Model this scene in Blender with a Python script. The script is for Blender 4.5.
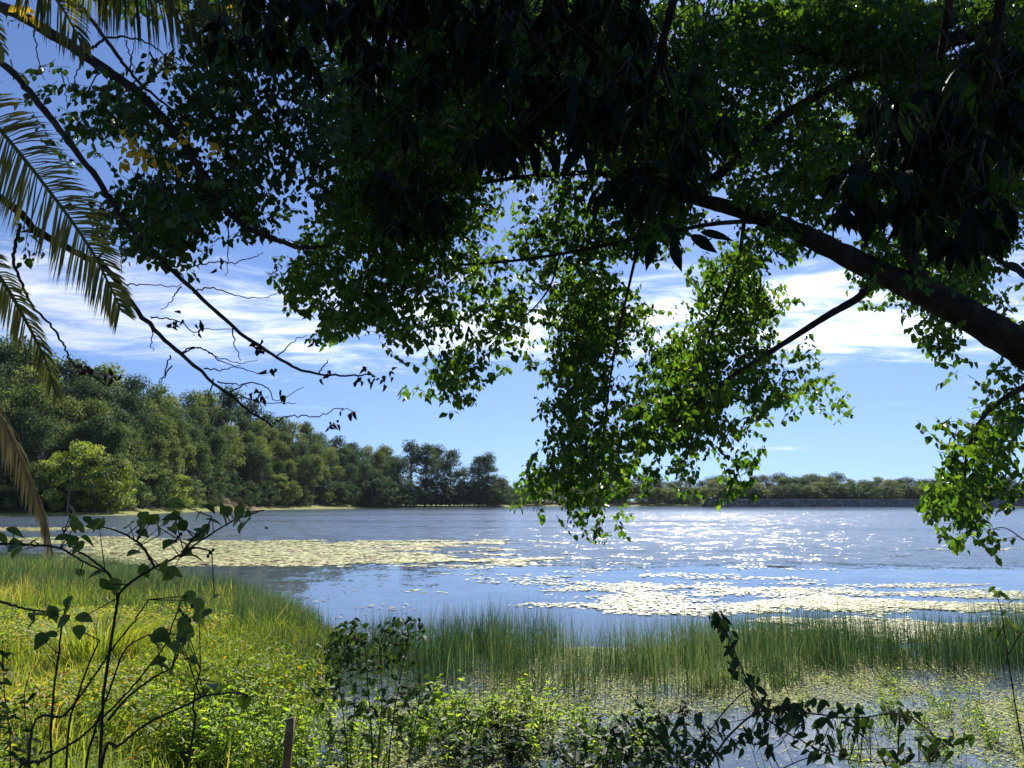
import bpy, math
import numpy as np
from mathutils import Vector

R = math.radians
PI = math.pi
rng = np.random.default_rng(11)
for o in list(bpy.data.objects):
    bpy.data.objects.remove(o)
SC = bpy.context.scene
COL = SC.collection

# ------------------------------------------------------------------ camera, sky, sun, exposure
CAMZ, FPX, HOR = 2.7, 770.0, 502.0
PITCH = math.atan((HOR - 384.0) / FPX)
cd = bpy.data.cameras.new('camera')
cam = bpy.data.objects.new('camera', cd)
COL.objects.link(cam)
cam.location = (0, 0, CAMZ)
cam.rotation_euler = (PI / 2 + PITCH, 0, 0)
cd.sensor_width = 36.0
cd.lens = FPX / 1024.0 * 36.0
cd.clip_start, cd.clip_end = 0.05, 5000
SC.camera = cam

SUN_AZ, SUN_EL = R(14.0), R(40.0)          # azimuth to the right of straight ahead (+Y)
sund = Vector((math.sin(SUN_AZ) * math.cos(SUN_EL), math.cos(SUN_AZ) * math.cos(SUN_EL), math.sin(SUN_EL)))
sl = bpy.data.lights.new('sun', 'SUN')
sl.energy, sl.angle, sl.color = 5.0, R(0.53), (1.0, 0.94, 0.84)
so = bpy.data.objects.new('sun', sl)
COL.objects.link(so)
so.rotation_euler = sund.to_track_quat('Z', 'Y').to_euler()
so.location = (0, 0, 60)

SC.view_settings.view_transform = 'Standard'
SC.view_settings.look = 'None'
SC.view_settings.exposure = 1.0
SC.view_settings.gamma = 1.0
SC.view_settings.use_curve_mapping = False
SC.cycles.use_denoising = True
SC.cycles.max_bounces = 8
SC.cycles.diffuse_bounces = 3
SC.cycles.glossy_bounces = 3
SC.cycles.transmission_bounces = 4
SC.cycles.sample_clamp_indirect = 6.0
SC.cycles.caustics_reflective = False
SC.cycles.caustics_refractive = False

world = bpy.data.worlds.new('World')
SC.world = world
world.use_nodes = True


class NT:
    """small helper around a node tree"""
    def __init__(self, tree):
        self.t = tree
        tree.nodes.clear()

    def n(self, kind, **kw):
        nd = self.t.nodes.new(kind)
        for k, v in kw.items():
            setattr(nd, k, v)
        return nd

    def l(self, a, b):
        self.t.links.new(a, b)

    def val(self, sock, v):
        if hasattr(v, 'node'):
            self.l(v, sock)
        else:
            sock.default_value = v

    def math(self, op, a, b=0.0, c=0.0, clamp=False):
        nd = self.n('ShaderNodeMath', operation=op, use_clamp=clamp)
        self.val(nd.inputs[0], a)
        self.val(nd.inputs[1], b)
        self.val(nd.inputs[2], c)
        return nd.outputs[0]

    def vmath(self, op, a, b=(0, 0, 0)):
        nd = self.n('ShaderNodeVectorMath', operation=op)
        self.val(nd.inputs[0], a)
        self.val(nd.inputs[1], b)
        return nd.outputs[0]

    def sstep(self, v, a, b, lo=0.0, hi=1.0):
        nd = self.n('ShaderNodeMapRange', interpolation_type='SMOOTHSTEP')
        self.val(nd.inputs[0], v)
        nd.inputs[1].default_value, nd.inputs[2].default_value = a, b
        nd.inputs[3].default_value, nd.inputs[4].default_value = lo, hi
        return nd.outputs[0]

    def noise(self, vec, scale, detail=3.0, rough=0.5, dist=0.0):
        nd = self.n('ShaderNodeTexNoise')
        if vec is not None:
            self.l(vec, nd.inputs['Vector'])
        nd.inputs['Scale'].default_value = scale
        nd.inputs['Detail'].default_value = detail
        nd.inputs['Roughness'].default_value = rough
        nd.inputs['Distortion'].default_value = dist
        return nd

    def mix(self, f, a, b):
        nd = self.n('ShaderNodeMix', data_type='RGBA')
        self.val(nd.inputs[0], f)
        for s, v in ((nd.inputs[6], a), (nd.inputs[7], b)):
            if hasattr(v, 'node'):
                self.l(v, s)
            else:
                s.default_value = (*v, 1.0) if len(v) == 3 else v
        return nd.outputs[2]

    def ramp(self, fac, stops):
        nd = self.n('ShaderNodeValToRGB')
        self.l(fac, nd.inputs[0])
        el = nd.color_ramp.elements
        while len(el) < len(stops):
            el.new(0.5)
        for e, (p, c) in zip(el, stops):
            e.position, e.color = p, (*c, 1.0)
        return nd.outputs[0]


def build_world():
    w = NT(world.node_tree)
    tc = w.n('ShaderNodeTexCoord')
    sky = w.n('ShaderNodeTexSky', sky_type='NISHITA', sun_disc=False)
    sky.sun_elevation = SUN_EL
    sky.sun_rotation = SUN_AZ
    sky.altitude = 0.0
    sky.air_density = 1.0
    sky.dust_density = 0.15
    sky.ozone_density = 3.5
    hs = w.n('ShaderNodeHueSaturation')
    hs.inputs['Saturation'].default_value = 1.0
    # look the sky up a little above the true direction: the clear air of the photograph keeps its blue down to the horizon
    sep = w.n('ShaderNodeSeparateXYZ')
    w.l(tc.outputs['Generated'], sep.inputs[0])
    cmb = w.n('ShaderNodeCombineXYZ')
    w.l(sep.outputs[0], cmb.inputs[0]); w.l(sep.outputs[1], cmb.inputs[1])
    w.l(w.math('ADD', w.math('MULTIPLY', w.math('MAXIMUM', sep.outputs[2], 0.0), 0.9), 0.095), cmb.inputs[2])
    w.l(w.vmath('NORMALIZE', cmb.outputs[0]), sky.inputs[0])
    w.l(w.vmath('MULTIPLY', sky.outputs[0], (0.77, 0.815, 1.0)), hs.inputs['Color'])
    d = w.n('ShaderNodeSeparateXYZ')
    w.l(tc.outputs['Generated'], d.inputs[0])
    dx, dy, dz = d.outputs
    el = dz
    # cloud layer: direction projected on a plane overhead, so streaks flatten toward the horizon
    inv = w.math('DIVIDE', 1.0, w.math('MAXIMUM', w.math('ADD', dz, 0.06), 0.02))
    px, py = w.math('MULTIPLY', dx, inv), w.math('MULTIPLY', dy, inv)
    cv = w.n('ShaderNodeCombineXYZ')
    w.l(px, cv.inputs[0]); w.l(py, cv.inputs[1])
    cv.inputs[2].default_value = 4.2
    n1 = w.noise(cv.outputs[0], 0.62, 3, 0.55, 0.3).outputs[0]
    st = w.n('ShaderNodeMapping')
    w.l(cv.outputs[0], st.inputs[0])
    st.inputs['Scale'].default_value = (1.0, 1.9, 1.0)
    st.inputs['Rotation'].default_value = (0, 0, 0.25)
    n2 = w.noise(st.outputs[0], 2.4, 7, 0.66, 0.6).outputs[0]
    ssum = w.math('ADD', w.math('MULTIPLY', n1, 0.52), w.math('MULTIPLY', n2, 0.62))
    band = w.math('MULTIPLY', w.sstep(el, 0.10, 0.21), w.sstep(el, 0.345, 0.24))
    cl = w.math('ADD', ssum, w.math('MULTIPLY', w.math('SUBTRACT', band, 1.0), 0.32))
    cov = w.sstep(cl, 0.44, 0.80)
    # thin low wisps
    cv2 = w.n('ShaderNodeCombineXYZ')
    w.l(w.math('MULTIPLY', dx, 3.0), cv2.inputs[0]); w.l(w.math('MULTIPLY', dz, 30.0), cv2.inputs[1])
    n3 = w.noise(cv2.outputs[0], 1.6, 4, 0.6).outputs[0]
    wis = w.math('MULTIPLY', w.sstep(n3, 0.58, 0.78), w.math('MULTIPLY', w.sstep(el, 0.03, 0.06), w.sstep(el, 0.17, 0.10)))
    cov = w.math('MAXIMUM', w.math('MULTIPLY', cov, 0.93), w.math('MULTIPLY', wis, 0.45))
    # clouds are brighter nearer the sun (forward scattering)
    dot = w.n('ShaderNodeVectorMath', operation='DOT_PRODUCT')
    w.l(tc.outputs['Generated'], dot.inputs[0])
    dot.inputs[1].default_value = sund
    fw = w.sstep(dot.outputs['Value'], 0.6, 1.0, 8.5, 19.0)
    cc = w.vmath('SCALE', (1.0, 1.0, 1.0))
    nd = cc.node
    nd.inputs[0].default_value = (0.93, 0.96, 1.0)
    w.l(fw, nd.inputs[3])
    out = w.mix(cov, hs.outputs[0], cc)
    bg = w.n('ShaderNodeBackground')
    w.l(out, bg.inputs[0])
    bg.inputs[1].default_value = 0.066
    wo = w.n('ShaderNodeOutputWorld')
    w.l(bg.outputs[0], wo.inputs[0])


build_world()


# ------------------------------------------------------------------ helpers
def at(px, py, Y):
    """the place at forward distance Y that stands in the direction of a pixel of the photograph"""
    cx, cy = (px - 512.0) / FPX, (384.0 - py) / FPX
    dy = math.cos(PITCH) - cy * math.sin(PITCH)
    s = Y / dy
    return np.array((cx * s, Y, CAMZ + (math.sin(PITCH) + cy * math.cos(PITCH)) * s))


def at_v(px, py, Y):
    cx, cy = (px - 512.0) / FPX, (384.0 - py) / FPX
    s = Y / (math.cos(PITCH) - cy * math.sin(PITCH))
    return np.stack([cx * s, Y, CAMZ + (math.sin(PITCH) + cy * math.cos(PITCH)) * s], -1)


def gx(px, Y):
    return (px - 512.0) / FPX * math.cos(PITCH) * Y


def unit(v):
    return v / np.maximum(np.linalg.norm(v, axis=-1, keepdims=True), 1e-9)


class MB:
    """collects vertices and polygons in numpy blocks, links them as ONE mesh object"""
    def __init__(self):
        self.v, self.f, self.t, self.n, self.m = [], [], [], 0, []

    def add(self, v, faces, tint=None, mi=0):
        v = np.asarray(v, float).reshape(-1, 3)
        self.v.append(v)
        self.t.append(np.full(len(v), 0.5) if tint is None else np.asarray(tint, float).reshape(-1))
        for f in faces:
            self.f.append(np.asarray(f, int) + self.n)
            self.m.append(np.full(len(self.f[-1]), mi))
        self.n += len(v)

    def join(self, other):
        """takes in another collection as this mesh's second material"""
        if other.n:
            self.v += other.v
            self.t += other.t
            self.f += [f + self.n for f in other.f]
            self.m += [np.full(len(f), 1) for f in other.f]
            self.n += other.n
        return self

    def build(self, name, mat, parent=None, smooth=False, loc=None):
        me = bpy.data.meshes.new(name)
        v = np.concatenate(self.v)
        if loc is not None:
            v = v - np.asarray(loc)
        lens = np.concatenate([np.full(len(f), f.shape[1]) for f in self.f])
        idx = np.concatenate([f.reshape(-1) for f in self.f])
        me.vertices.add(len(v)); me.vertices.foreach_set('co', v.reshape(-1).astype(np.float32))
        me.loops.add(len(idx)); me.loops.foreach_set('vertex_index', idx.astype(np.int32))
        me.polygons.add(len(lens))
        st = np.concatenate([[0], np.cumsum(lens)[:-1]])
        me.polygons.foreach_set('loop_start', st.astype(np.int32))
        me.polygons.foreach_set('loop_total', lens.astype(np.int32))
        if smooth:
            me.polygons.foreach_set('use_smooth', np.ones(len(lens), bool))
        a = me.attributes.new('tint', 'FLOAT', 'POINT')
        a.data.foreach_set('value', np.concatenate(self.t).astype(np.float32))
        me.update(calc_edges=True)
        me.validate()
        for q in (mat if isinstance(mat, (list, tuple)) else [mat]):
            me.materials.append(q)
        me.polygons.foreach_set('material_index', np.concatenate(self.m).astype(np.int32))
        o = bpy.data.objects.new(name, me)
        COL.objects.link(o)
        if parent is not None:
            o.parent = parent
        if loc is not None and parent is None:
            o.location = loc
        return o


def tag(o, label=None, cat=None, group=None, kind=None):
    for k, v in (('label', label), ('category', cat), ('group', group), ('kind', kind)):
        if v:
            o[k] = v
    return o


def thing(name, label, cat, loc=(0, 0, 0), group=None):
    o = bpy.data.objects.new(name, None)
    COL.objects.link(o)
    o.location = loc
    o.empty_display_size = 0.2
    return tag(o, label, cat, group)


def leaves(mb, P, D, N, L, W, tint, fold=0.18, droop=0.12):
    """ovate leaves: base P, direction D, face normal N, length L, width W"""
    D = unit(D)
    S = unit(np.cross(D, N))
    N = np.cross(S, D)
    L = np.asarray(L)[:, None]
    W = np.asarray(W)[:, None]
    up = N * W * fold
    dr = -N * L * droop
    b = P
    l1 = P + D * L * 0.30 + S * W * 0.5 + up
    l2 = P + D * L * 0.68 + S * W * 0.36 + up * 0.7 + dr * 0.5
    tp = P + D * L + dr
    r2 = P + D * L * 0.68 - S * W * 0.36 + up * 0.7 + dr * 0.5
    r1 = P + D * L * 0.30 - S * W * 0.5 + up
    n = len(P)
    v = np.stack([b, l1, l2, tp, r2, r1], 1)
    i = np.arange(n)[:, None] * 6
    mb.add(v, [i + np.array([0, 1, 2, 3]), i + np.array([0, 3, 4, 5])], np.repeat(np.asarray(tint), 6))


def leaves_fine(mb, P, D, N, L, W, tint, fold=0.16, droop=0.2):
    """leaves close to the camera: a pointed oval with a midrib fold and a curve along its length"""
    D = unit(D)
    S = unit(np.cross(D, N))
    N = np.cross(S, D)
    L = np.asarray(L)[:, None]
    W = np.asarray(W)[:, None]
    ts = np.array([0, .1, .27, .47, .68, .87, 1.0])
    hw = np.array([0, .27, .48, .5, .36, .14, 0])
    vs = []
    for t, h in zip(ts, hw):
        c = P + D * L * t - N * L * droop * t * t
        if h == 0:
            vs.append(c)
        else:
            j = 1 + rng.normal(0, .05, (len(P), 2, 1))
            vs += [c + S * W * h * j[:, 0] + N * W * h * fold * 2, c, c - S * W * h * j[:, 1] + N * W * h * fold * 2]
    k = len(vs)
    i = np.arange(len(P))[:, None] * k
    tri = [i + np.array(q) for q in ([0, 2, 1], [0, 3, 2], [k - 4, k - 3, k - 1], [k - 3, k - 2, k - 1])]
    quads = []
    for a in range(4):
        b = 1 + 3 * a
        quads += [i + np.array([b, b + 1, b + 4, b + 3]), i + np.array([b + 1, b + 2, b + 5, b + 4])]
    mb.add(np.stack(vs, 1), tri + quads, np.repeat(np.asarray(tint), k))


def blades(mb, P, lean, H, W, tint, side=None, bend=0.35):
    """upright strips of two segments that bend toward lean"""
    n = len(P)
    if side is None:
        a = rng.uniform(0, 2 * PI, n)
        side = np.stack([np.cos(a), np.sin(a), np.zeros(n)], -1)
    H = np.asarray(H)[:, None]
    W = np.asarray(W)[:, None]
    z = np.array([0, 0, 1.0])
    m = P + z * H * 0.55 + lean * H * bend * 0.35
    t = P + z * H * (1 - 0.25 * np.linalg.norm(lean, axis=1, keepdims=True)) + lean * H * bend * 1.2
    v = np.stack([P - side * W * .5, P + side * W * .5, m - side * W * .4, m + side * W * .4, t], 1)
    i = np.arange(n)[:, None] * 5
    mb.add(v, [i + np.array([0, 1, 3, 2]), i + np.array([2, 3, 4])], np.repeat(np.asarray(tint), 5))


def strips(mb, P, D, N, L, W, tint, sag=0.15):
    """narrow pointed leaflets with a fold of three segments, sagging with their own weight"""
    D = unit(D)
    S = unit(np.cross(D, N))
    L = np.asarray(L)[:, None]
    W = np.asarray(W)[:, None]
    g = np.array([0, 0, -1.0])
    a = P + D * L * .35 + g * L * sag * .12
    b = P + D * L * .7 + g * L * sag * .5
    t = P + D * L + g * L * sag
    v = np.stack([P - S * W * .3, P + S * W * .3, a - S * W * .5, a + S * W * .5, b - S * W * .4, b + S * W * .4, t], 1)
    i = np.arange(len(P))[:, None] * 7
    mb.add(v, [i + np.array([0, 1, 3, 2]), i + np.array([2, 3, 5, 4]), i + np.array([4, 5, 6])], np.repeat(np.asarray(tint), 7))


def discs(mb, P, rad, tint, k=7, tilt=0.05, asp=None):
    n = len(P)
    a = np.arange(k) / k * 2 * PI
    r0 = rng.uniform(0, 2 * PI, n)[:, None]
    rr = np.asarray(rad)[:, None] * rng.uniform(.82, 1.12, (n, k))
    x, y = np.cos(a + r0) * rr, np.sin(a + r0) * rr
    tx, ty = rng.normal(0, tilt, (2, n, 1))
    v = P[:, None, :] + np.stack([x, y, x * tx + y * ty], -1)
    mb.add(v, [np.arange(n)[:, None] * k + np.arange(k)], np.repeat(np.asarray(tint), k))


def spline(pts, sub=6):
    pts = np.asarray(pts, float)
    if len(pts) < 3:
        return np.linspace(pts[0], pts[-1], sub + 1)
    p = np.vstack([2 * pts[0] - pts[1], pts, 2 * pts[-1] - pts[-2]])
    out = []
    for i in range(1, len(p) - 2):
        t = np.linspace(0, 1, sub, endpoint=False)[:, None]
        a, b, c, d = p[i - 1], p[i], p[i + 1], p[i + 2]
        out.append(0.5 * (2 * b + (c - a) * t + (2 * a - 5 * b + 4 * c - d) * t ** 2 + (3 * b - a - 3 * c + d) * t ** 3))
    out.append(p[-2][None])
    return np.concatenate(out)


def tube(mb, pts, r0, r1, k=7, wob=0.0, tint=0.5):
    """a tapering round limb along a polyline"""
    pts = np.asarray(pts, float)
    n = len(pts)
    T = unit(np.gradient(pts, axis=0))
    rad = np.linspace(r0, r1, n) * (1 + rng.normal(0, wob, n) if wob else 1)
    u = np.cross(T[0], [0.31, 0.2, 0.93])
    rings = []
    a = np.arange(k) / k * 2 * PI
    for i in range(n):
        u = unit(u - T[i] * np.dot(u, T[i]))
        w = np.cross(T[i], u)
        kk = rad[i] * (1 + (rng.normal(0, wob * .6, k) if wob else 0))
        rings.append(pts[i] + (np.cos(a) * kk)[:, None] * u + (np.sin(a) * kk)[:, None] * w)
    v = np.concatenate(rings)
    i, j = np.meshgrid(np.arange(n - 1), np.arange(k), indexing='ij')
    j2 = (j + 1) % k
    q = np.stack([i * k + j, i * k + j2, (i + 1) * k + j2, (i + 1) * k + j], -1).reshape(-1, 4)
    caps = np.arange(k)
    mb.add(v, [q, caps[::-1][None], ((n - 1) * k + caps)[None]], np.full(len(v), tint))


# ------------------------------------------------------------------ materials
def leaf_mat(name, stops, trans, fac=0.35, rough=0.42, spec=0.4, rand=0.0, nscale=0.0):
    m = bpy.data.materials.new(name)
    m.use_nodes = True
    t = NT(m.node_tree)
    at_ = t.n('ShaderNodeAttribute', attribute_name='tint')
    f = at_.outputs['Fac']
    if rand:
        oi = t.n('ShaderNodeObjectInfo')
        f = t.math('ADD', f, t.math('MULTIPLY', t.math('SUBTRACT', oi.outputs['Random'], 0.5), rand))
    if nscale:
        tc = t.n('ShaderNodeTexCoord')
        nz = t.noise(tc.outputs['Object'], nscale, 3)
        f = t.math('ADD', f, t.math('MULTIPLY', t.math('SUBTRACT', nz.outputs[0], 0.5), 0.7))
    c = t.ramp(f, stops)
    p = t.n('ShaderNodeBsdfPrincipled')
    t.l(c, p.inputs['Base Color'])
    p.inputs['Roughness'].default_value = rough
    p.inputs['Specular IOR Level'].default_value = spec
    tr = t.n('ShaderNodeBsdfTranslucent')
    hm = t.n('ShaderNodeMix', data_type='RGBA', blend_type='MULTIPLY')
    hm.inputs[0].default_value = 1.0
    t.l(c, hm.inputs[6]); hm.inputs[7].default_value = (*trans, 1)
    t.l(hm.outputs[2], tr.inputs['Color'])
    mx = t.n('ShaderNodeMixShader')
    mx.inputs[0].default_value = fac
    t.l(p.outputs[0], mx.inputs[1]); t.l(tr.outputs[0], mx.inputs[2])
    o = t.n('ShaderNodeOutputMaterial')
    t.l(mx.outputs[0], o.inputs[0])
    return m


def bark_mat(name, c1, c2, scale=14.0, rough=0.9, bump=0.5):
    m = bpy.data.materials.new(name)
    m.use_nodes = True
    t = NT(m.node_tree)
    tc = t.n('ShaderNodeTexCoord')
    n1 = t.noise(tc.outputs['Object'], scale, 6, 0.65)
    n2 = t.noise(tc.outputs['Object'], scale * .22, 3)
    c = t.mix(n1.outputs[0], c1, c2)
    c = t.mix(t.sstep(n2.outputs[0], .5, .72), c, tuple(min(1, x * 1.6) for x in c2))
    p = t.n('ShaderNodeBsdfPrincipled')
    t.l(c, p.inputs['Base Color'])
    p.inputs['Roughness'].default_value = rough
    p.inputs['Specular IOR Level'].default_value = 0.2
    b = t.n('ShaderNodeBump')
    b.inputs['Strength'].default_value = bump
    b.inputs['Distance'].default_value = 0.02
    t.l(n1.outputs[0], b.inputs['Height'])
    t.l(b.outputs[0], p.inputs['Normal'])
    o = t.n('ShaderNodeOutputMaterial')
    t.l(p.outputs[0], o.inputs[0])
    return m


M = {}
M['leaf_small'] = leaf_mat('small_leaf', [(0, (.008, .022, .007)), (.5, (.019, .05, .011)), (1, (.05, .095, .016))], (7.2, 6.0, 1.4), 0.38)
M['leaf_left'] = leaf_mat('heart_leaf', [(0, (.010, .024, .008)), (.6, (.018, .045, .012)), (1, (.05, .085, .02))], (4.2, 4.0, 1.4), 0.34)
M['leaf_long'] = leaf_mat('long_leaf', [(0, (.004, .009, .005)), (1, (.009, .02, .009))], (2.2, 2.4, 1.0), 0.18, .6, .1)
M['leaf_yellow'] = leaf_mat('yellow_leaf', [(0, (.42, .28, .04)), (1, (.6, .46, .08))], (2.2, 2.0, .8), 0.55)
M['leaf_dead'] = leaf_mat('dead_leaf', [(0, (.03, .018, .012)), (1, (.07, .035, .02))], (1.5, 1.1, .8), 0.1, .7, .2)
M['palm'] = leaf_mat('palm_leaflet', [(0, (.03, .042, .012)), (.6, (.11, .12, .018)), (1, (.28, .25, .08))], (4.2, 3.6, .8), 0.4, .45, .35)
M['palm_dead'] = leaf_mat('dry_palm', [(0, (.18, .12, .05)), (.5, (.44, .33, .14)), (1, (.7, .6, .36))], (1.8, 1.6, 1.0), 0.5, .6, .3)
M['gum'] = leaf_mat('gum_foliage', [(0, (.028, .054, .022)), (.35, (.06, .10, .038)), (.65, (.108, .15, .055)), (1, (.18, .205, .09))], (2.3, 2.2, .9), 0.32, .65, .18, rand=.6, nscale=.22)
M['gum_dark'] = leaf_mat('dark_gum_foliage', [(0, (.018, .038, .02)), (.5, (.04, .074, .034)), (1, (.09, .13, .058))], (2.0, 2.0, 1.1), 0.28, .65, .18, rand=.5, nscale=.2)
M['bright_bush'] = leaf_mat('bright_foliage', [(0, (.08, .13, .02)), (.5, (.19, .26, .04)), (1, (.30, .35, .06))], (2.2, 2.1, 1.0), 0.3, .5, .35, rand=.2, nscale=.35)
M['reed'] = leaf_mat('reed', [(0, (.014, .038, .020)), (.45, (.030, .066, .028)), (.72, (.06, .105, .04)), (.93, (.16, .19, .08)), (1, (.34, .30, .17))], (1.5, 1.8, 1.1), 0.25, .4, .5)
M['grass'] = leaf_mat('grass', [(0, (.06, .11, .022)), (.45, (.135, .205, .033)), (.8, (.25, .29, .055)), (1, (.46, .36, .14))], (2.4, 2.2, .9), 0.35, .45, .35)
M['weed'] = leaf_mat('marsh_leaf', [(0, (.06, .12, .02)), (.5, (.13, .22, .03)), (1, (.24, .31, .045))], (3.0, 2.8, .8), 0.45, .55, .25)
M['bank_weed'] = leaf_mat('bank_weed', [(0, (.05, .10, .02)), (.5, (.12, .19, .03)), (.85, (.26, .28, .05)), (1, (.42, .22, .06))], (2.6, 2.4, .8), 0.4, .55, .25)
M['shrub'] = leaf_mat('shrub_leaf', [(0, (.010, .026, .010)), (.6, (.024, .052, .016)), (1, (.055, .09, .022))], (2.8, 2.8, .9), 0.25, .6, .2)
M['shrub_pale'] = leaf_mat('berry_shrub_leaf', [(0, (.04, .07, .022)), (1, (.10, .14, .04))], (3.2, 3.2, .9), 0.4, .5, .3)  # lighter leaf green for the berry and edge shrubs
M['lily'] = leaf_mat('lily_pad', [(0, (.16, .045, .03)), (.12, (.2, .1, .04)), (.3, (.22, .24, .08)), (.7, (.38, .40, .15)), (1, (.52, .50, .25))], (1, 1, .8), 0.05, .5, .35)
M['duckweed'] = leaf_mat('duckweed', [(0, (.10, .05, .02)), (.2, (.14, .15, .03)), (.7, (.27, .31, .075)), (1, (.44, .44, .15))], (1, 1, .8), 0.05, .7, .12)
M['bark'] = bark_mat('limb_bark', (.010, .009, .008), (.04, .033, .028), 22, .95, 1.0)
M['twig'] = bark_mat('twig_bark', (.02, .016, .015), (.05, .04, .036), 30)
M['stem'] = bark_mat('stem_bark', (.025, .018, .014), (.06, .045, .03), 40)
M['trunk_gum'] = bark_mat('gum_bark', (.16, .13, .10), (.36, .32, .27), 1.2)
M['post'] = bark_mat('weathered_timber', (.06, .045, .03), (.17, .13, .09), 18)
M['bird'] = bark_mat('bird_plumage', (.008, .008, .01), (.02, .02, .024), 10)
M['berry'] = bark_mat('berry_skin', (.01, .008, .014), (.02, .014, .022), 10, .3, 0)


# ------------------------------------------------------------------ terrain and water
SH_PX = np.array([-900, -400, -200, 0, 130, 250, 350, 420, 500, 530, 620, 700, 712, 930, 1024, 1300, 1900], float)
SH_Y = np.array([40, 90, 125, 146, 160, 262, 330, 395, 430, 520, 525, 470, 441, 441, 430, 400, 200], float)


def shore_y(px):
    return np.interp(px, SH_PX, SH_Y)


def sm(x, a, b):
    t = np.clip((x - a) / (b - a), 0, 1)
    return t * t * (3 - 2 * t)


def near_edge(px):
    """forward distance where the near bank's reed bed meets the open water"""
    return np.interp(px, [-300, 0, 100, 230, 290, 330, 420, 600, 800, 1024, 1400], [52, 40, 36, 27, 20, 16.2, 15.0, 14.8, 15.0, 15.6, 17])


def height(x, y):
    x, y = np.asarray(x, float), np.asarray(y, float)
    yy = np.maximum(y, 0.5)
    px = 512 + x / (yy * math.cos(PITCH)) * FPX
    px = np.clip(px, -900, 1900)
    wl = 1 - sm(x, -4.6, -2.2)
    right = 1.05 - 1.17 * sm(y, 1.5, 6.6)
    left = 1.05 - .70 * sm(y, 1.5, 9) - .33 * sm(y, 9, 26)
    z = right * (1 - wl) + left * wl
    ne = near_edge(px)
    z = z - (z + .18) * sm(y, ne * .78, ne * 1.02)
    z = z - 1.2 * sm(y, ne * 1.02, ne * 1.5)
    sy = shore_y(px)
    s = y - sy
    hill = 1 - sm(px, 260, 420)
    slope = .24 * hill + .045 * (1 - hill)
    top = 13 * hill + 3.2 * (1 - hill)
    land = .35 * sm(s, -2, 3) + .25 * sm(s, 2, 9) + np.minimum(np.maximum(s - 12, 0) * slope, top)
    z = np.where(s > -14, np.maximum(z, -1.5 + 1.5 * sm(s, -14, 0) + land), z)
    bumps = .05 * np.sin(x * 1.7 + y * .6) * np.sin(y * 1.3 - x * .4)
    return z + bumps * np.where(y < 40, wl * .8, (s > 4) * 3.0)


def terrain_mat():
    m = bpy.data.materials.new('ground')
    m.use_nodes = True
    t = NT(m.node_tree)
    geo = t.n('ShaderNodeNewGeometry')
    xyz = t.n('ShaderNodeSeparateXYZ')
    t.l(geo.outputs['Position'], xyz.inputs[0])
    n1 = t.noise(geo.outputs['Position'], .35, 5, .6)
    n2 = t.noise(geo.outputs['Position'], 6.0, 5, .6)
    soil = t.mix(n2.outputs[0], (.03, .025, .014), (.085, .07, .035))
    green = t.mix(n2.outputs[0], (.05, .075, .02), (.13, .15, .045))
    near = t.mix(t.sstep(n1.outputs[0], .4, .6), soil, green)
    # far shore: pale sand at the waterline, dry grass, forest floor further up
    sand = (.22, .19, .11)
    dry = t.mix(n1.outputs[0], (.10, .14, .035), (.26, .26, .08))
    floor = t.mix(n1.outputs[0], (.03, .032, .016), (.075, .065, .032))
    fz = t.math('ADD', xyz.outputs[2], t.math('MULTIPLY', t.math('SUBTRACT', n1.outputs[0], .5), .35))
    far = t.mix(t.sstep(fz, .02, .16), sand, dry)
    far = t.mix(t.sstep(fz, .8, 1.6), far, floor)
    # the bare earth clearing on the hillside
    dx = t.math('SUBTRACT', xyz.outputs[0], -92.0)
    dy = t.math('SUBTRACT', xyz.outputs[1], 268.0)
    rr = t.math('ADD', t.math('MULTIPLY', dx, dx), t.math('MULTIPLY', t.math('MULTIPLY', dy, dy), .2))
    far = t.mix(t.sstep(rr, 30, 12), far, (.22, .155, .095))
    c = t.mix(t.sstep(xyz.outputs[1], 55, 75), near, far)
    p = t.n('ShaderNodeBsdfPrincipled')
    t.l(c, p.inputs['Base Color'])
    p.inputs['Roughness'].default_value = .95
    p.inputs['Specular IOR Level'].default_value = .1
    b = t.n('ShaderNodeBump')
    b.inputs['Strength'].default_value = .6
    b.inputs['Distance'].default_value = .06
    t.l(n2.outputs[0], b.inputs['Height']); t.l(b.outputs[0], p.inputs['Normal'])
    o = t.n('ShaderNodeOutputMaterial')
    t.l(p.outputs[0], o.inputs[0])
    return m


def build_terrain():
    mb = MB()
    nt, nr = 360, 190
    th = np.linspace(-PI, PI, nt + 1)
    r = np.concatenate([[0.3], np.geomspace(0.8, 60, 80), np.geomspace(62, 130, 16), np.linspace(134, 560, 78), np.geomspace(575, 2600, 15)])
    nr = len(r)
    # more columns in front of the camera
    th = np.sign(th) * np.abs(th / PI) ** 1.5 * PI
    A, B = np.meshgrid(r, th, indexing='ij')
    x, y = A * np.sin(B), A * np.cos(B)
    z = np.where(y > -2, height(x, y), 1.05)
    # behind the camera the bank goes on level
    v = np.stack([x, y, z], -1).reshape(-1, 3)
    i, j = np.meshgrid(np.arange(nr - 1), np.arange(nt), indexing='ij')
    k = nt + 1
    q = np.stack([i * k + j, i * k + j + 1, (i + 1) * k + j + 1, (i + 1) * k + j], -1).reshape(-1, 4)
    mb.add(v, [q[:, ::-1]])
    o = mb.build('ground', terrain_mat(), smooth=True)
    tag(o, kind='structure')


build_terrain()


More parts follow.
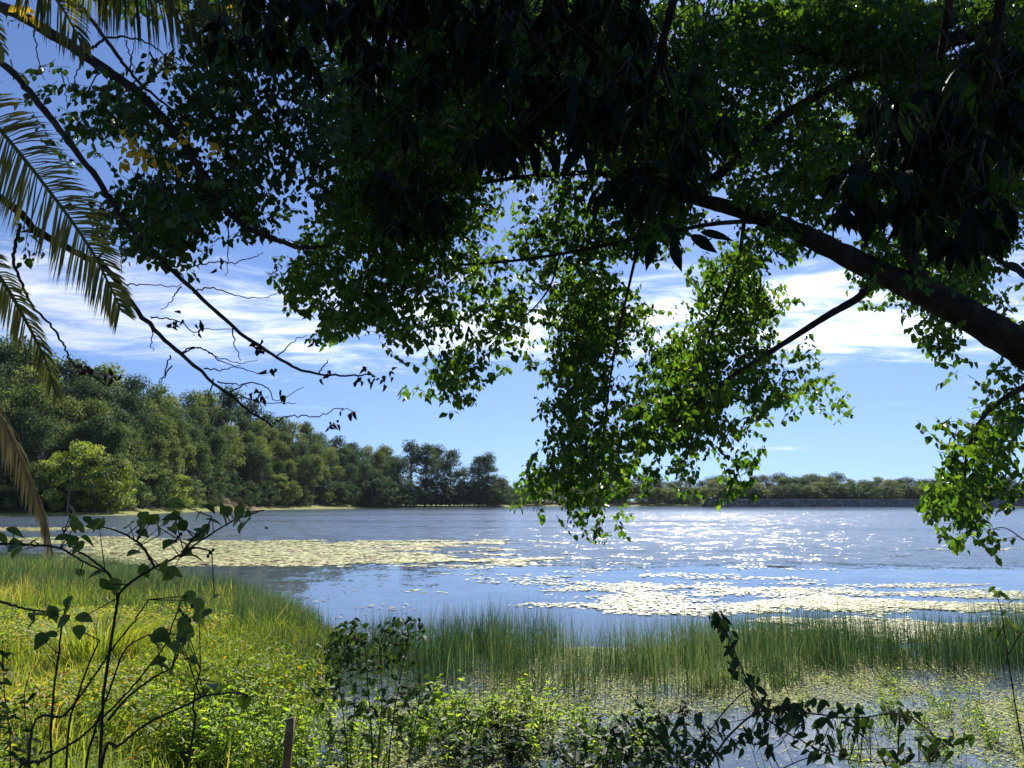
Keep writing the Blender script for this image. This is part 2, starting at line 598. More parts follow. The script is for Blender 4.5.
def water_mat():
    m = bpy.data.materials.new('lake_water')
    m.use_nodes = True
    t = NT(m.node_tree)
    geo = t.n('ShaderNodeNewGeometry')
    pos = geo.outputs['Position']
    xyz = t.n('ShaderNodeSeparateXYZ')
    t.l(pos, xyz.inputs[0])
    x, y = xyz.outputs[0], xyz.outputs[1]
    # where the wind reaches the surface: open water beyond the sheltered strip behind the reeds
    big = t.noise(pos, .045, 3, .5)
    st = t.n('ShaderNodeMapping')
    t.l(pos, st.inputs[0])
    st.inputs['Scale'].default_value = (.012, .05, 1)
    streak = t.noise(st.outputs[0], 1.0, 3, .55)
    yy = t.math('ADD', y, t.math('MULTIPLY', t.math('SUBTRACT', big.outputs[0], .5), 16.0))
    yy = t.math('ADD', yy, t.math('MULTIPLY', x, .22))
    wind = t.sstep(yy, 33, 41, .05, 1.0)
    wind = t.math('MULTIPLY', wind, t.sstep(streak.outputs[0], .33, .5, .62, 1.0))
    wind = t.math('MULTIPLY', wind, t.sstep(y, 190, 330, 1.0, .45))
    r1 = t.noise(pos, .8, 2, .5)
    r2 = t.noise(pos, 7.0, 3, .6)
    half = (.5, .5, .5)
    s1 = t.vmath('SUBTRACT', r1.outputs['Color'], half)
    s2 = t.vmath('SUBTRACT', r2.outputs['Color'], half)
    s = t.vmath('ADD', t.vmath('MULTIPLY', s1, (.95, .95, 0)), t.vmath('MULTIPLY', s2, (1.4, 1.4, 0)))
    sc = t.n('ShaderNodeVectorMath', operation='SCALE')
    t.l(s, sc.inputs[0]); t.l(wind, sc.inputs[3])
    flat = t.vmath('MULTIPLY', sc.outputs[0], (1, 1, 0))
    nrm = t.vmath('NORMALIZE', t.vmath('ADD', flat, (0, 0, 1)))
    p = t.n('ShaderNodeBsdfPrincipled')
    p.inputs['Base Color'].default_value = (.075, .10, .135, 1)
    t.l(t.math('MULTIPLY_ADD', wind, .15, .01), p.inputs['Roughness'])
    p.inputs['IOR'].default_value = 1.333
    t.l(nrm, p.inputs['Normal'])
    o = t.n('ShaderNodeOutputMaterial')
    t.l(p.outputs[0], o.inputs[0])
    return m


mb = MB()
mb.add([(-420, 3, 0), (520, 3, 0), (520, 620, 0), (-420, 620, 0)], [[[0, 1, 2, 3]]])
tag(mb.build('lake_water', water_mat()), kind='structure')


# ------------------------------------------------------------------ the dam wall across the lake
def dam():
    Y0 = 438.0
    root = thing('dam_wall', 'long low grey stone dam wall with a pale coping across the far water', 'dam wall', (gx(712, Y0), Y0, 0))
    m = bpy.data.materials.new('rubble_stone')
    m.use_nodes = True
    t = NT(m.node_tree)
    geo = t.n('ShaderNodeNewGeometry')
    vo = t.n('ShaderNodeTexVoronoi')
    t.l(geo.outputs['Position'], vo.inputs['Vector'])
    vo.inputs['Scale'].default_value = .9
    c = t.ramp(t.n('ShaderNodeSeparateColor').outputs[0], [(0, (.05, .05, .055)), (.5, (.12, .12, .125)), (1, (.24, .23, .22))])
    t.l(vo.outputs['Color'], c.node.inputs[0].links[0].from_node.inputs[0])
    p = t.n('ShaderNodeBsdfPrincipled')
    t.l(c, p.inputs['Base Color'])
    p.inputs['Roughness'].default_value = .9
    o = t.n('ShaderNodeOutputMaterial')
    t.l(p.outputs[0], o.inputs[0])
    cop = bark_mat('pale_concrete', (.38, .37, .35), (.5, .49, .46), .8)
    L = gx(1180, Y0) - gx(712, Y0)
    mb = MB()
    n = 160
    # battered rubble face, wider at the foot, with an uneven surface
    xs = np.linspace(0, L, n)
    prof = [(-2.4, -1.0), (-1.6, .8), (-.8, 2.4), (0, 3.7), (2.5, 3.7), (2.5, -1)]
    v = np.array([[(x, yy + rng.normal(0, .12), zz + rng.normal(0, .06)) for (yy, zz) in prof] for x in xs])
    k = len(prof)
    i, j = np.meshgrid(np.arange(n - 1), np.arange(k - 1), indexing='ij')
    q = np.stack([i * k + j, (i + 1) * k + j, (i + 1) * k + j + 1, i * k + j + 1], -1).reshape(-1, 4)
    mb.add(v.reshape(-1, 3), [q, [list(range(k))], [[(n - 1) * k + a for a in range(k)][::-1]]])
    mb.build('stone_face', m, root)

    def box(mb, x0, x1, y0, y1, z0, z1):
        v = [(x, y, z) for x in (x0, x1) for y in (y0, y1) for z in (z0, z1)]
        mb.add(v, [[[0, 1, 3, 2], [4, 6, 7, 5], [0, 4, 5, 1], [2, 3, 7, 6], [0, 2, 6, 4], [1, 5, 7, 3]]])
    mb = MB()
    for a in np.arange(0, L, 12):
        box(mb, a, min(a + 11.94, L), -.35, 2.9, 3.76, 4.12)
    mb.build('coping', cop, root)
    mb = MB()
    box(mb, -5.5, -.05, -3.2, 3.2, -1, 4.3)
    box(mb, -5.8, .2, -3.5, 3.5, 4.31, 4.7)
    mb.build('abutment', bark_mat('dark_concrete', (.06, .06, .065), (.13, .13, .13), .6), root)
    return root


dam()


# ------------------------------------------------------------------ far trees
def gum_proto(H, spread, ncl, nleaf, lsize, mat, trunk_h=.4, form='gum', seed=0):
    """builds trunk and crown meshes once; returns (trunk mesh object, crown mesh object) unparented"""
    g = np.random.default_rng(seed)
    tb = MB()
    lean = g.normal(0, .04, 2) * H
    tp = np.array([lean[0], lean[1], H * .86])
    path = spline([(0, 0, -.6), (lean[0] * .2, lean[1] * .2, H * .3), (lean[0] * .6, lean[1] * .6, H * .6), tp], 5)
    tube(tb, path, H * .018, H * .004, 7, .05)
    cb = MB()
    cents = []
    for c in range(ncl):
        zf = g.uniform(trunk_h, 1.0) ** .85
        if form == 'bush':
            zf = g.uniform(.08, 1.0)
            wr = spread * math.sqrt(max(0.05, 1 - ((zf - .45) / .58) ** 2))
        else:
            wr = spread * (1 - .75 * max(0, (zf - .62) / .4) ** 1.3) * (.35 + .65 * min(1, (zf - trunk_h + .12) / .3))
        a = g.uniform(0, 2 * PI)
        rr = wr * math.sqrt(g.uniform(.08, 1))
        cpt = np.array([math.cos(a) * rr + lean[0] * zf, math.sin(a) * rr + lean[1] * zf, zf * H * .97])
        cents.append((cpt, H * g.uniform(.05, .1)))
        if c % 2 == 0 and form != 'bush':
            s = path[min(len(path) - 1, int(len(path) * max(.25, zf - .22)))]
            mid = (s + cpt) / 2 + np.array([0, 0, H * .015])
            tube(tb, spline([s, mid, cpt], 4), H * .006, H * .0015, 5)
    for cpt, cr in cents:
        n = int(nleaf * g.uniform(.6, 1.4))
        d = unit(g.normal(0, 1, (n, 3)))
        rad = cr * g.uniform(.35, 1.0, n) ** .6
        P = cpt + d * rad[:, None] * np.array([1.25, 1.25, .75])
        D = unit(d * .5 + g.normal(0, .6, (n, 3)) + np.array([0, 0, -.45]))
        N = unit(d + g.normal(0, .5, (n, 3)) + np.array([0, 0, .5]))
        L = lsize * g.uniform(.6, 1.4, n)
        base = g.uniform(.1, .8)
        leaves(cb, P, D, N, L, L * g.uniform(.45, .7, n), np.clip(base + g.normal(0, .14, n), 0, 1))
    return tb.build('trunk', M['trunk_gum']), cb.build('crown', mat)


PROTO = []
for k, args in enumerate([
        dict(H=24, spread=5.6, ncl=62, nleaf=78, lsize=.55, mat=M['gum'], trunk_h=.3),
        dict(H=24, spread=4.6, ncl=54, nleaf=78, lsize=.55, mat=M['gum'], trunk_h=.42),
        dict(H=24, spread=6.4, ncl=74, nleaf=70, lsize=.55, mat=M['gum'], trunk_h=.22),
        dict(H=24, spread=5.2, ncl=60, nleaf=80, lsize=.55, mat=M['gum_dark'], trunk_h=.3),
        dict(H=24, spread=6.2, ncl=66, nleaf=74, lsize=.6, mat=M['gum_dark'], trunk_h=.18),
        dict(H=24, spread=5.0, ncl=40, nleaf=80, lsize=.55, mat=M['gum_dark'], trunk_h=.45),
        dict(H=10, spread=5.0, ncl=80, nleaf=80, lsize=.34, mat=M['bright_bush'], form='bush'),
        dict(H=10, spread=4.0, ncl=60, nleaf=80, lsize=.34, mat=M['bright_bush'], form='bush'),
        dict(H=10, spread=5.2, ncl=70, nleaf=75, lsize=.36, mat=M['gum_dark'], form='bush'),
        dict(H=10, spread=4.6, ncl=70, nleaf=75, lsize=.36, mat=M['gum'], form='bush')]):
    PROTO.append((args['H'], *gum_proto(seed=40 + k, **args)))
USED = [False] * len(PROTO)


def plant_tree(k, x, y, H, name, label, cat, group=None, wide=1.0):
    H0, tr, cr = PROTO[k]
    root = thing(name, label, cat, (x, y, float(height(x, y)) - .1), group)
    s = H / H0
    root.scale = (s * wide, s * wide, s)
    root.rotation_euler = (0, 0, rng.uniform(0, 2 * PI))
    for src in (tr, cr):
        if USED[k]:
            c = src.copy()
            COL.objects.link(c)
        else:
            c = src
        c.parent = root
    USED[k] = True
    return root


SKY_PX = [-60, 0, 25, 50, 70, 92, 110, 130, 165, 200, 225, 240, 262, 290, 330, 360, 378, 410, 430, 450, 463, 480, 497, 503, 515, 540, 600, 700, 760, 800, 860, 900, 960, 1100]
SKY_Y = [350, 343, 352, 368, 366, 366, 376, 386, 394, 398, 394, 408, 420, 428, 437, 446, 452, 446, 440, 447, 462, 452, 466, 486, 482, 476, 476, 476, 478, 472, 474, 476, 478, 478]


def tree_for_top(k, px, s, ytop, name, label, cat, group, wide=1.0):
    Y = float(shore_y(px)) + s
    x = gx(px, Y)
    z = float(height(x, Y))
    H = CAMZ + (HOR - ytop) * Y / FPX - z
    return plant_tree(k, x, Y, max(H, 4.0), name, label, cat, group, wide)


def forest():
    g = np.random.default_rng(5)
    # left hillside, from the skyline row down to the shore row
    for row, (s, drop, step) in enumerate([(74, 0, 20), (52, 16, 22), (34, 36, 19), (20, 58, 18)]):
        px = -40 + g.uniform(0, 10)
        while px < 392:
            top = float(np.interp(px, SKY_PX, SKY_Y))
            frac = (HOR - top)
            ytop = top + drop * frac / 150 + g.uniform(-6, 6) - (0 if row else 5)
            if not (row >= 3 and 216 < px < 240):
                k = int(g.choice([0, 1, 2, 3, 1, 0, 5, 4] if row < 2 else [0, 1, 3, 1, 2, 5]))
                lab = ['grey green gum tree whose crown meets the sky along the ridge of the left hillside',
                       'gum tree standing mid slope in the left hillside forest, below the ridge trees',
                       'gum tree low on the left hillside, just above the front row at the shore',
                       'gum tree at the foot of the left hillside forest, rooted behind the grassy shore'][row]
                grp = ['gum trees along the hillside ridge', 'gum trees mid slope on the left hillside', 'gum trees low on the left hillside', 'gum trees at the foot of the hillside'][row]
                tree_for_top(k, px, s * (1 + max(0, px - 150) / 700) + g.uniform(-5, 5), ytop, 'gum_tree', lab, 'tree', grp)
            px += step * g.uniform(.75, 1.25) * (1.0 if px < 220 else .72)
    # understorey thicket at the foot
    px = -20
    while px < 370:
        if not 222 < px < 240:
            tree_for_top(int(g.choice([8, 9, 8])), px, 11 + g.uniform(0, 5), 482 + g.uniform(-10, 5) + max(0, (px - 150)) * .045, 'thicket_bush',
                         'dull green bush in the low thicket along the left hillside shore', 'bush', 'thicket bushes along the left shore')
        px += 18 * g.uniform(.7, 1.4)
    # shaded understorey further up the slope
    for s0 in (24, 42, 62):
        px = -20 + g.uniform(0, 10)
        while px < 385:
            if not (222 < px < 238 and s0 < 30):
                top = float(np.interp(px, SKY_PX, SKY_Y))
                tree_for_top(int(g.choice([8, 9, 8])), px, s0 + g.uniform(-6, 6), HOR - (HOR - top) * {24: .36, 42: .5, 62: .62}[s0] + g.uniform(-4, 4), 'thicket_bush',
                             'shaded bush between the gum trunks up the left hillside', 'bush', 'understorey bushes up the left hillside', 1.25)
            px += 17 * g.uniform(.7, 1.3)
    # the bright bushes by the left shore
    for px, top, k, wd, lab in [
            (68, 441, 6, 1.0, 'tallest bright lime green bush by the left shore, beside the dry palm frond'),
            (108, 452, 9, 1.05, 'olive round bush by the left shore between two bright lime ones'),
            (118, 463, 7, .75, 'narrow upright bright green bush on the left shore, beside the olive one'),
            (96, 478, 7, 1.2, 'small low bright green bush at the front of the grassy left shore'),
            (174, 474, 6, .9, 'rounded bright green bush standing alone before dark gums on the left shore'),
            (183, 492, 7, .8, 'smallest yellow green bush on the left shore, near the bare earth clearing'),
            (30, 462, 9, 1.0, 'olive bush at the left edge of the shore behind the dry palm frond')]:
        tree_for_top(k, px, 7 + g.uniform(0, 2), top, 'shore_bush', lab, 'bush', None, wd)
    # the stand of tall dark gums where the left shore ends in the lake
    for px, top, s, k, lab in [
            (384, 464, 22, 3, 'dark gum linking the hillside forest with the tall stand at the water'),
            (398, 456, 14, 4, 'left gum of the tall dark stand at the end of the shore'),
            (411, 441, 20, 5, 'tall open crowned gum, highest of the dark stand at the water'),
            (425, 444, 12, 3, 'dense gum in the middle of the dark stand at the water'),
            (437, 445, 22, 5, 'gum with a forked open crown in the dark stand at the water'),
            (450, 450, 14, 3, 'gum with wispy top right of the middle of the dark stand'),
            (464, 466, 10, 4, 'shorter gum filling the dip in the dark stand at the water'),
            (478, 456, 14, 3, 'spreading gum near the right end of the dark stand'),
            (487, 453, 9, 5, 'last tall gum at the right tip of the dark stand'),
            (374, 468, 10, 4, 'low broad gum at the left foot of the dark stand')]:
        tree_for_top(k, px, s, top, 'gum_tree', lab, 'tree', None, .9 if k == 5 else 1.0)
    px = 372
    while px < 494:
        tree_for_top(8, px, 4 + g.uniform(0, 4), 484 + g.uniform(-8, 6), 'thicket_bush', 'dark bush under the tall gum stand at the end of the left shore', 'bush', 'bushes under the gum stand', 1.3)
        px += 5 * g.uniform(.8, 1.2)
    # far tree line
    for row, (s, dy) in enumerate([(60, 0), (34, 6), (18, 12)]):
        px = 496 + g.uniform(0, 6)
        while px < 1075:
            top = float(np.interp(px, SKY_PX, SKY_Y)) + dy + g.uniform(-3, 6)
            damside = px > 705
            lab = ('gum in the distant forest behind the stone dam wall' if damside else 'gum in the distant forest behind the sandy bank left of the dam')
            lab = ['tall ', 'mid height ', 'low '][row] + lab
            grp = ['tall', 'middle', 'low'][row] + (' far trees behind the dam' if damside else ' far trees behind the sandy bank')
            tree_for_top(int(g.choice([2, 4, 2, 2, 4, 0])), px, s + g.uniform(-5, 5), top, 'gum_tree', lab, 'tree', grp, 1.55)
            px += 10.5 * g.uniform(.8, 1.25)
    for px in np.arange(716, 1075, 8.0):
        tree_for_top(int(g.choice([8, 8, 8, 9])), px + g.uniform(-3, 3), 12 + g.uniform(0, 4), 486 + g.uniform(-4, 4), 'thicket_bush', 'bush just behind the coping of the stone dam wall, under the distant gums', 'bush', 'bushes behind the dam wall', 1.6)
    for px in np.arange(498, 708, 7.0):
        if 546 < px < 575 or 618 < px < 640:
            continue
        tree_for_top(int(g.choice([8, 8, 9])), px + g.uniform(-3, 3), 8 + g.uniform(0, 4), 490 + g.uniform(-3, 2), 'thicket_bush', 'low bush at the far shore on the sandy bank left of the dam', 'bush', 'bushes on the far sandy bank', 1.3)


forest()


# ------------------------------------------------------------------ lily pads, bird
def fbm(x, y, s, seed):
    """cheap smooth noise in 0..1 for densities"""
    g = np.random.default_rng(seed)
    out = np.zeros_like(x)
    amp = 0
    for o in range(4):
        for q in range(5):
            a = g.uniform(0, 2 * PI)
            f = s * 2 ** o * g.uniform(.7, 1.3)
            out += np.sin((x * math.cos(a) + y * math.sin(a)) * f + g.uniform(0, 6.28)) * .5 ** o
        amp += .5 ** o * 2.2
    return np.clip(out / amp * .5 + .5, 0, 1)


def pads(name, label, px0, px1, y0, y1, n, dens, rmin, rmax, redp=.05, seed=1, most=.85, hi=.38):
    """floating pads in a patch of the lake between two distances, thinning with noise"""
    g = np.random.default_rng(seed)
    Y = np.sqrt(g.uniform(y0 ** 2, y1 ** 2, n * 4))
    px = g.uniform(px0, px1, n * 4)
    x = gx(px, Y)
    v = (1 - hi) * fbm(x, Y * 1.3, .22, seed) + hi * fbm(x, Y * 1.5, 1.3, seed + 50)
    ex = np.minimum(1, np.minimum((px - px0), (px1 - px)) / ((px1 - px0) * .22))
    ey = np.minimum(1, np.minimum((Y - y0), (y1 - Y)) / ((y1 - y0) * .2))
    pr = np.clip((v - .5) * 5.5 + dens - 1.3 * (1 - ex * ey), 0, 1) * np.clip(ex * ey * 2, 0, 1) * most
    keep = (g.uniform(0, 1, n * 4) < pr) & (Y > near_edge(px) * .985)
    x, Y = x[keep][:n], Y[keep][:n]
    r = g.uniform(rmin, rmax, len(x))
    P = np.stack([x, Y, g.uniform(.008, .03, len(x))], -1)
    ti = np.clip(g.normal(.66, .22, len(x)), .22, 1)
    ti = np.where(g.uniform(0, 1, len(x)) < redp, g.uniform(0, .2, len(x)), ti)
    mb = MB()
    discs(mb, P, r, ti, 8, .045)
    o = mb.build(name, M['lily'])
    tag(o, label, 'lily pads', None, 'stuff')


pads('lily_pads', 'broad pale yellow mat of lily pads across the middle of the lake', 60, 610, 33, 57, 26000, 1.05, .10, .20, .12, 3, .8, .5)
pads('lily_pads', 'scattered lily pads drifting right of the yellow mat', 360, 860, 23, 38, 9000, .25, .04, .10, .05, 4, .22, .6)
pads('lily_pads', 'white glaring lily pads in streaks just beyond the right reed bed', 500, 1240, 18.5, 27, 14000, .3, .03, .075, .06, 5, .42, .65)
pads('lily_pads', 'dense pale lily pads hugging the right end of the reed bed', 715, 1240, 15.3, 24, 16000, .6, .03, .075, .06, 6, .6, .6)
pads('lily_pads', 'reddish water plants floating off the end of the left reeds', 290, 430, 17.5, 26, 500, .5, .03, .07, .7, 7, .12, .7)
pads('lily_pads', 'thin pale strip of lily pads beyond the left grass', -120, 190, 50, 62, 7000, .9, .1, .2, .05, 8)
pads('lily_pads', 'far pale strip of lily pads off the left shore', -60, 120, 72, 84, 5000, .8, .1, .2, .05, 9)
pads('lily_pads', 'lone pale streak of lily pads far out on the right', 880, 1090, 44, 49, 1200, .35, .08, .16, .02, 10)


def bird():
    Y = 80.0
    x = gx(268, Y)
    root = thing('water_bird', 'small dark bird floating alone on the open water left of centre', 'bird', (x, Y, 0))
    mb = MB()
    # body: lathe along the length, with a neck that rises from the front
    pts = spline([(-.22, 0, .12), (-.12, 0, .09), (0, 0, .085), (.12, 0, .10), (.17, 0, .17), (.18, 0, .25), (.24, 0, .28), (.31, 0, .265)], 4)
    n = len(pts)
    rad = np.interp(np.linspace(0, 1, n), [0, .15, .35, .5, .6, .7, .82, .9, 1], [.01, .06, .10, .085, .05, .035, .045, .03, .006])
    T = unit(np.gradient(pts, axis=0))
    k = 9
    a = np.arange(k) / k * 2 * PI
    rings = [pts[i] + (np.cos(a) * rad[i])[:, None] * np.array([0, 1, 0]) + (np.sin(a) * rad[i])[:, None] * np.cross(T[i], [0, 1, 0]) for i in range(n)]
    i, j = np.meshgrid(np.arange(n - 1), np.arange(k), indexing='ij')
    q = np.stack([i * k + j, i * k + (j + 1) % k, (i + 1) * k + (j + 1) % k, (i + 1) * k + j], -1).reshape(-1, 4)
    mb.add(np.concatenate(rings), [q, np.arange(k)[None], ((n - 1) * k + np.arange(k))[None]])
    mb.build('body', M['bird'], root, True)
    root.rotation_euler = (0, 0, R(160))


bird()


# ------------------------------------------------------------------ reeds, grass, duckweed
def scatter(n, y0, y1, px0, px1, g):
    Y = np.sqrt(g.uniform(y0 ** 2, y1 ** 2, n))
    px = g.uniform(px0, px1, n)
    return gx(px, Y), Y, px


def reeds():
    g = np.random.default_rng(21)
    mb = MB()
    xa, Ya, pa = scatter(150000, 9.8, 18, 240, 1110, g)
    xb, Yb, pb = scatter(170000, 10, 43, -80, 345, g)
    x, Y, px = np.concatenate([xa, xb]), np.concatenate([Ya, Yb]), np.concatenate([pa, pb])
    ne = near_edge(px) + (fbm(x, Y, 1.4, 3) - .5) * 2.0
    front = np.interp(px, [-100, 150, 260, 350, 480, 600, 760, 860, 1110], [24, 17, 13, 12.0, 12.2, 11.8, 12.0, 13.2, 13.0])
    v = fbm(x, Y, .9, 12)
    fine = fbm(x, Y, 3.5, 14)
    d = sm(Y, front - 1.5, front + 1.6) * (Y < ne)
    pr = d * np.clip(.5 + (v - .5) * .7 + (fine - .5) * 1.3, .12, 1) * np.clip(1.15 - (Y - 12) * .02, .5, 1)
    k = g.uniform(0, 1, len(x)) < pr
    x, Y, px = x[k], Y[k], px[k]
    z = np.maximum(height(x, Y), -.12)
    n = len(x)
    P = np.stack([x, Y, z], -1)
    a = g.uniform(0, 2 * PI, n)
    ln = g.uniform(.0, .6, n) ** 1.5
    lean = np.stack([np.cos(a) * ln, np.sin(a) * ln, np.zeros(n)], -1)
    edge = sm(near_edge(px) - Y, 0, 1.5)
    H = np.where(g.uniform(0, 1, n) < .45, g.uniform(.3, .85, n), g.normal(.94, .17, n)) * (.86 + .2 * fbm(x, Y, .8, 31)) * (.68 + .32 * sm(px, 280, 430))
    ti = np.clip(g.normal(.46, .26, n) + (fbm(x, Y, .9, 8) - .5) * .6 + .12 * (px < 320), 0, .93)
    ti = np.where(g.uniform(0, 1, n) < .07, g.uniform(.94, 1, n), ti)
    blades(mb, P, lean, np.clip(H, .3, 1.4), g.uniform(.004, .010, n), ti, bend=.6)
    o = mb.build('reed_bed', M['reed'])
    tag(o, 'dense band of upright green reeds along the near water edge', 'reeds', None, 'stuff')
    print('reeds', n)


reeds()


def bank_grass():
    g = np.random.default_rng(23)
    mb = MB()
    xa, Ya, pa = scatter(70000, 3.2, 14, -160, 340, g)
    xb, Yb, pb = scatter(80000, 11, 40, -160, 330, g)
    x, Y, px = np.concatenate([xa, xb]), np.concatenate([Ya, Yb]), np.concatenate([pa, pb])
    wl = 1 - sm(x, -4.0, -1.7) * (Y < 13)
    v = fbm(x, Y, .8, 40)
    lim = near_edge(px) * .9
    pr = wl * np.clip(.4 + (v - .45) * 1.8, .08, 1) * (Y < lim) * np.clip(1.25 - Y / 40, .4, 1)
    k = g.uniform(0, 1, len(x)) < pr
    x, Y, px = x[k], Y[k], px[k]
    n = len(x)
    P = np.stack([x, Y, np.maximum(height(x, Y), -.05)], -1)
    a = g.uniform(0, 2 * PI, n)
    ln = g.uniform(.1, .9, n)
    lean = np.stack([np.cos(a) * ln, np.sin(a) * ln, np.zeros(n)], -1)
    H = g.normal(.40, .13, n) * (.72 + .28 * sm(Y, 9, 14)) * (.5 + .9 * fbm(x, Y, 1.6, 43))
    dry = fbm(x, Y, .55, 47)
    warm = sm(-x, 3.5, 7.0) * sm(14 - Y, 0, 7)
    ti = np.clip(g.normal(.45, .16, n) + (dry - .5) * .8 + warm * .18, 0, .84)
    ti = np.where(g.uniform(0, 1, n) < .05 + .14 * np.clip(dry - .5, 0, 1) * 2 + .12 * warm, 1.0, ti)
    blades(mb, P, lean, np.clip(H, .12, .95), g.uniform(.007, .016, n), ti, bend=.6)
    o = mb.build('bank_grass', M['grass'])
    tag(o, 'tall yellow green grass covering the left bank', 'grass', None, 'stuff')
    print('grass', n)


bank_grass()


def ground_cover():
    g = np.random.default_rng(24)
    x, Y, px = scatter(130000, 4.0, 16, -160, 345, g)
    v, v2 = fbm(x, Y, 1.1, 70), fbm(x, Y, 3.2, 71)
    k = (g.uniform(0, 1, len(x)) < np.clip(.35 + (v - .5) * 2.2 + (v2 - .5) * 1.5, 0, 1)) & (x < -2.0)
    x, Y = x[k], Y[k]
    n = len(x)
    P = np.stack([x, Y, np.maximum(height(x, Y), -.05) + g.uniform(.04, .42, n) * (.3 + v[k])], -1)
    a = g.uniform(0, 2 * PI, n)
    D = np.stack([np.cos(a), np.sin(a), g.normal(.1, .5, n)], -1)
    N = np.stack([g.normal(0, .5, n), g.normal(0, .5, n), np.ones(n)], -1)
    L = g.uniform(.025, .085, n)
    warm = sm(-x, 3.5, 6.5) * sm(12 - Y, 0, 5)
    ti = np.clip(g.normal(.5, .2, n) + (fbm(x, Y, .7, 73) - .5) * .5 + warm * .25, 0, .95)
    ti = np.where(g.uniform(0, 1, n) < .03 + .2 * warm * (fbm(x, Y, 1.4, 75) > .45), g.uniform(.93, 1, n), ti)
    mb = MB()
    leaves(mb, P, D, N, L, L * g.uniform(.3, .6, n), ti)
    o = mb.build('ground_cover', M['bank_weed'])
    tag(o, 'low yellow green weeds and dry leaves among the grass of the left bank', 'weeds', None, 'stuff')


ground_cover()


def duckweed():
    g = np.random.default_rng(29)
    x, Y, px = scatter(330000, 6.0, 15, 180, 1120, g)
    v = fbm(x, Y * .7, .75, 61)
    fine = fbm(x, Y, 3.0, 62)
    openw = np.exp(-(((px - 640) / 170) ** 2)) * sm(10.8 - Y, 0, 1.6)        # open dark water by the camera
    glare = np.exp(-(((px - 930) / 90) ** 2) - (((Y - 11.5) / 1.1) ** 2))
    pr = np.clip(.62 + (v - .5) * 2.4 + (fine - .5) * 1.0 - openw * 1.3 - glare * 1.0, .03, 1) * (height(x, Y) < .02)
    k = g.uniform(0, 1, len(x)) < pr
    x, Y = x[k], Y[k]
    n = len(x)
    P = np.stack([x, Y, g.uniform(.004, .022, n)], -1)
    ti = np.clip(g.normal(.62, .2, n) + (fbm(x, Y, 1.1, 64) - .5) * .4, .2, 1)
    ti = np.where(g.uniform(0, 1, n) < .05, .05, ti)
    mb = MB()
    discs(mb, P, g.uniform(.005, .017, n) * np.where(g.uniform(0, 1, n) < .06, 1.8, 1), ti, 6, .10)
    o = mb.build('duckweed', M['duckweed'])
    tag(o, 'pale yellow green duckweed scum on the shallow water before the reeds', 'duckweed', None, 'stuff')
    print('duckweed', n)


duckweed()


# ------------------------------------------------------------------ near plants
def weed_proto(name, seed, H, nst, leaf, mat, spread=.16, stemr=.004, up=.35):
    """a leafy plant with several upright stems; returns (stems, foliage)"""
    g = np.random.default_rng(seed)
    sb, fb = MB(), MB()
    for s in range(nst):
        a = g.uniform(0, 2 * PI)
        r = spread * g.uniform(.1, .6)
        tip = np.array([math.cos(a) * spread * g.uniform(.5, 1.7), math.sin(a) * spread * g.uniform(.5, 1.7), H * g.uniform(.55, 1.05)])
        b = np.array([math.cos(a) * r, math.sin(a) * r, -.08])
        path = spline([b, (b + tip) / 2 + np.append(g.normal(0, H * .04, 2), H * .05), tip], 5)
        tube(sb, path, stemr, stemr * .45, 5)
        n = int(g.integers(9, 17))
        tt = g.uniform(.3, 1, n)
        P = np.array([path[min(len(path) - 1, int(t * (len(path) - 1)))] for t in tt]) + g.normal(0, .006, (n, 3))
        aa = g.uniform(0, 2 * PI, n)
        D = np.stack([np.cos(aa), np.sin(aa), g.normal(up - .3, .45, n)], -1)
        N = np.stack([g.normal(0, .35, n), g.normal(0, .35, n), np.ones(n)], -1)
        L = leaf * g.uniform(.55, 1.25, n)
        leaves(fb, P, D, N, L, L * g.uniform(.36, .55, n), np.clip(g.normal(.5, .22, n), 0, 1))
    return sb.build('stem', M['stem']), fb.build('foliage', mat)


def place_copy(proto, used, name, label, cat, loc, group, s, rz):
    root = thing(name, label, cat, loc, group)
    root.scale = (s, s, s)
    root.rotation_euler = (0, 0, rz)
    for src in proto:
        c = src
        if used[0]:
            c = src.copy()
            COL.objects.link(c)
        c.parent = root
    used[0] = True
    return root


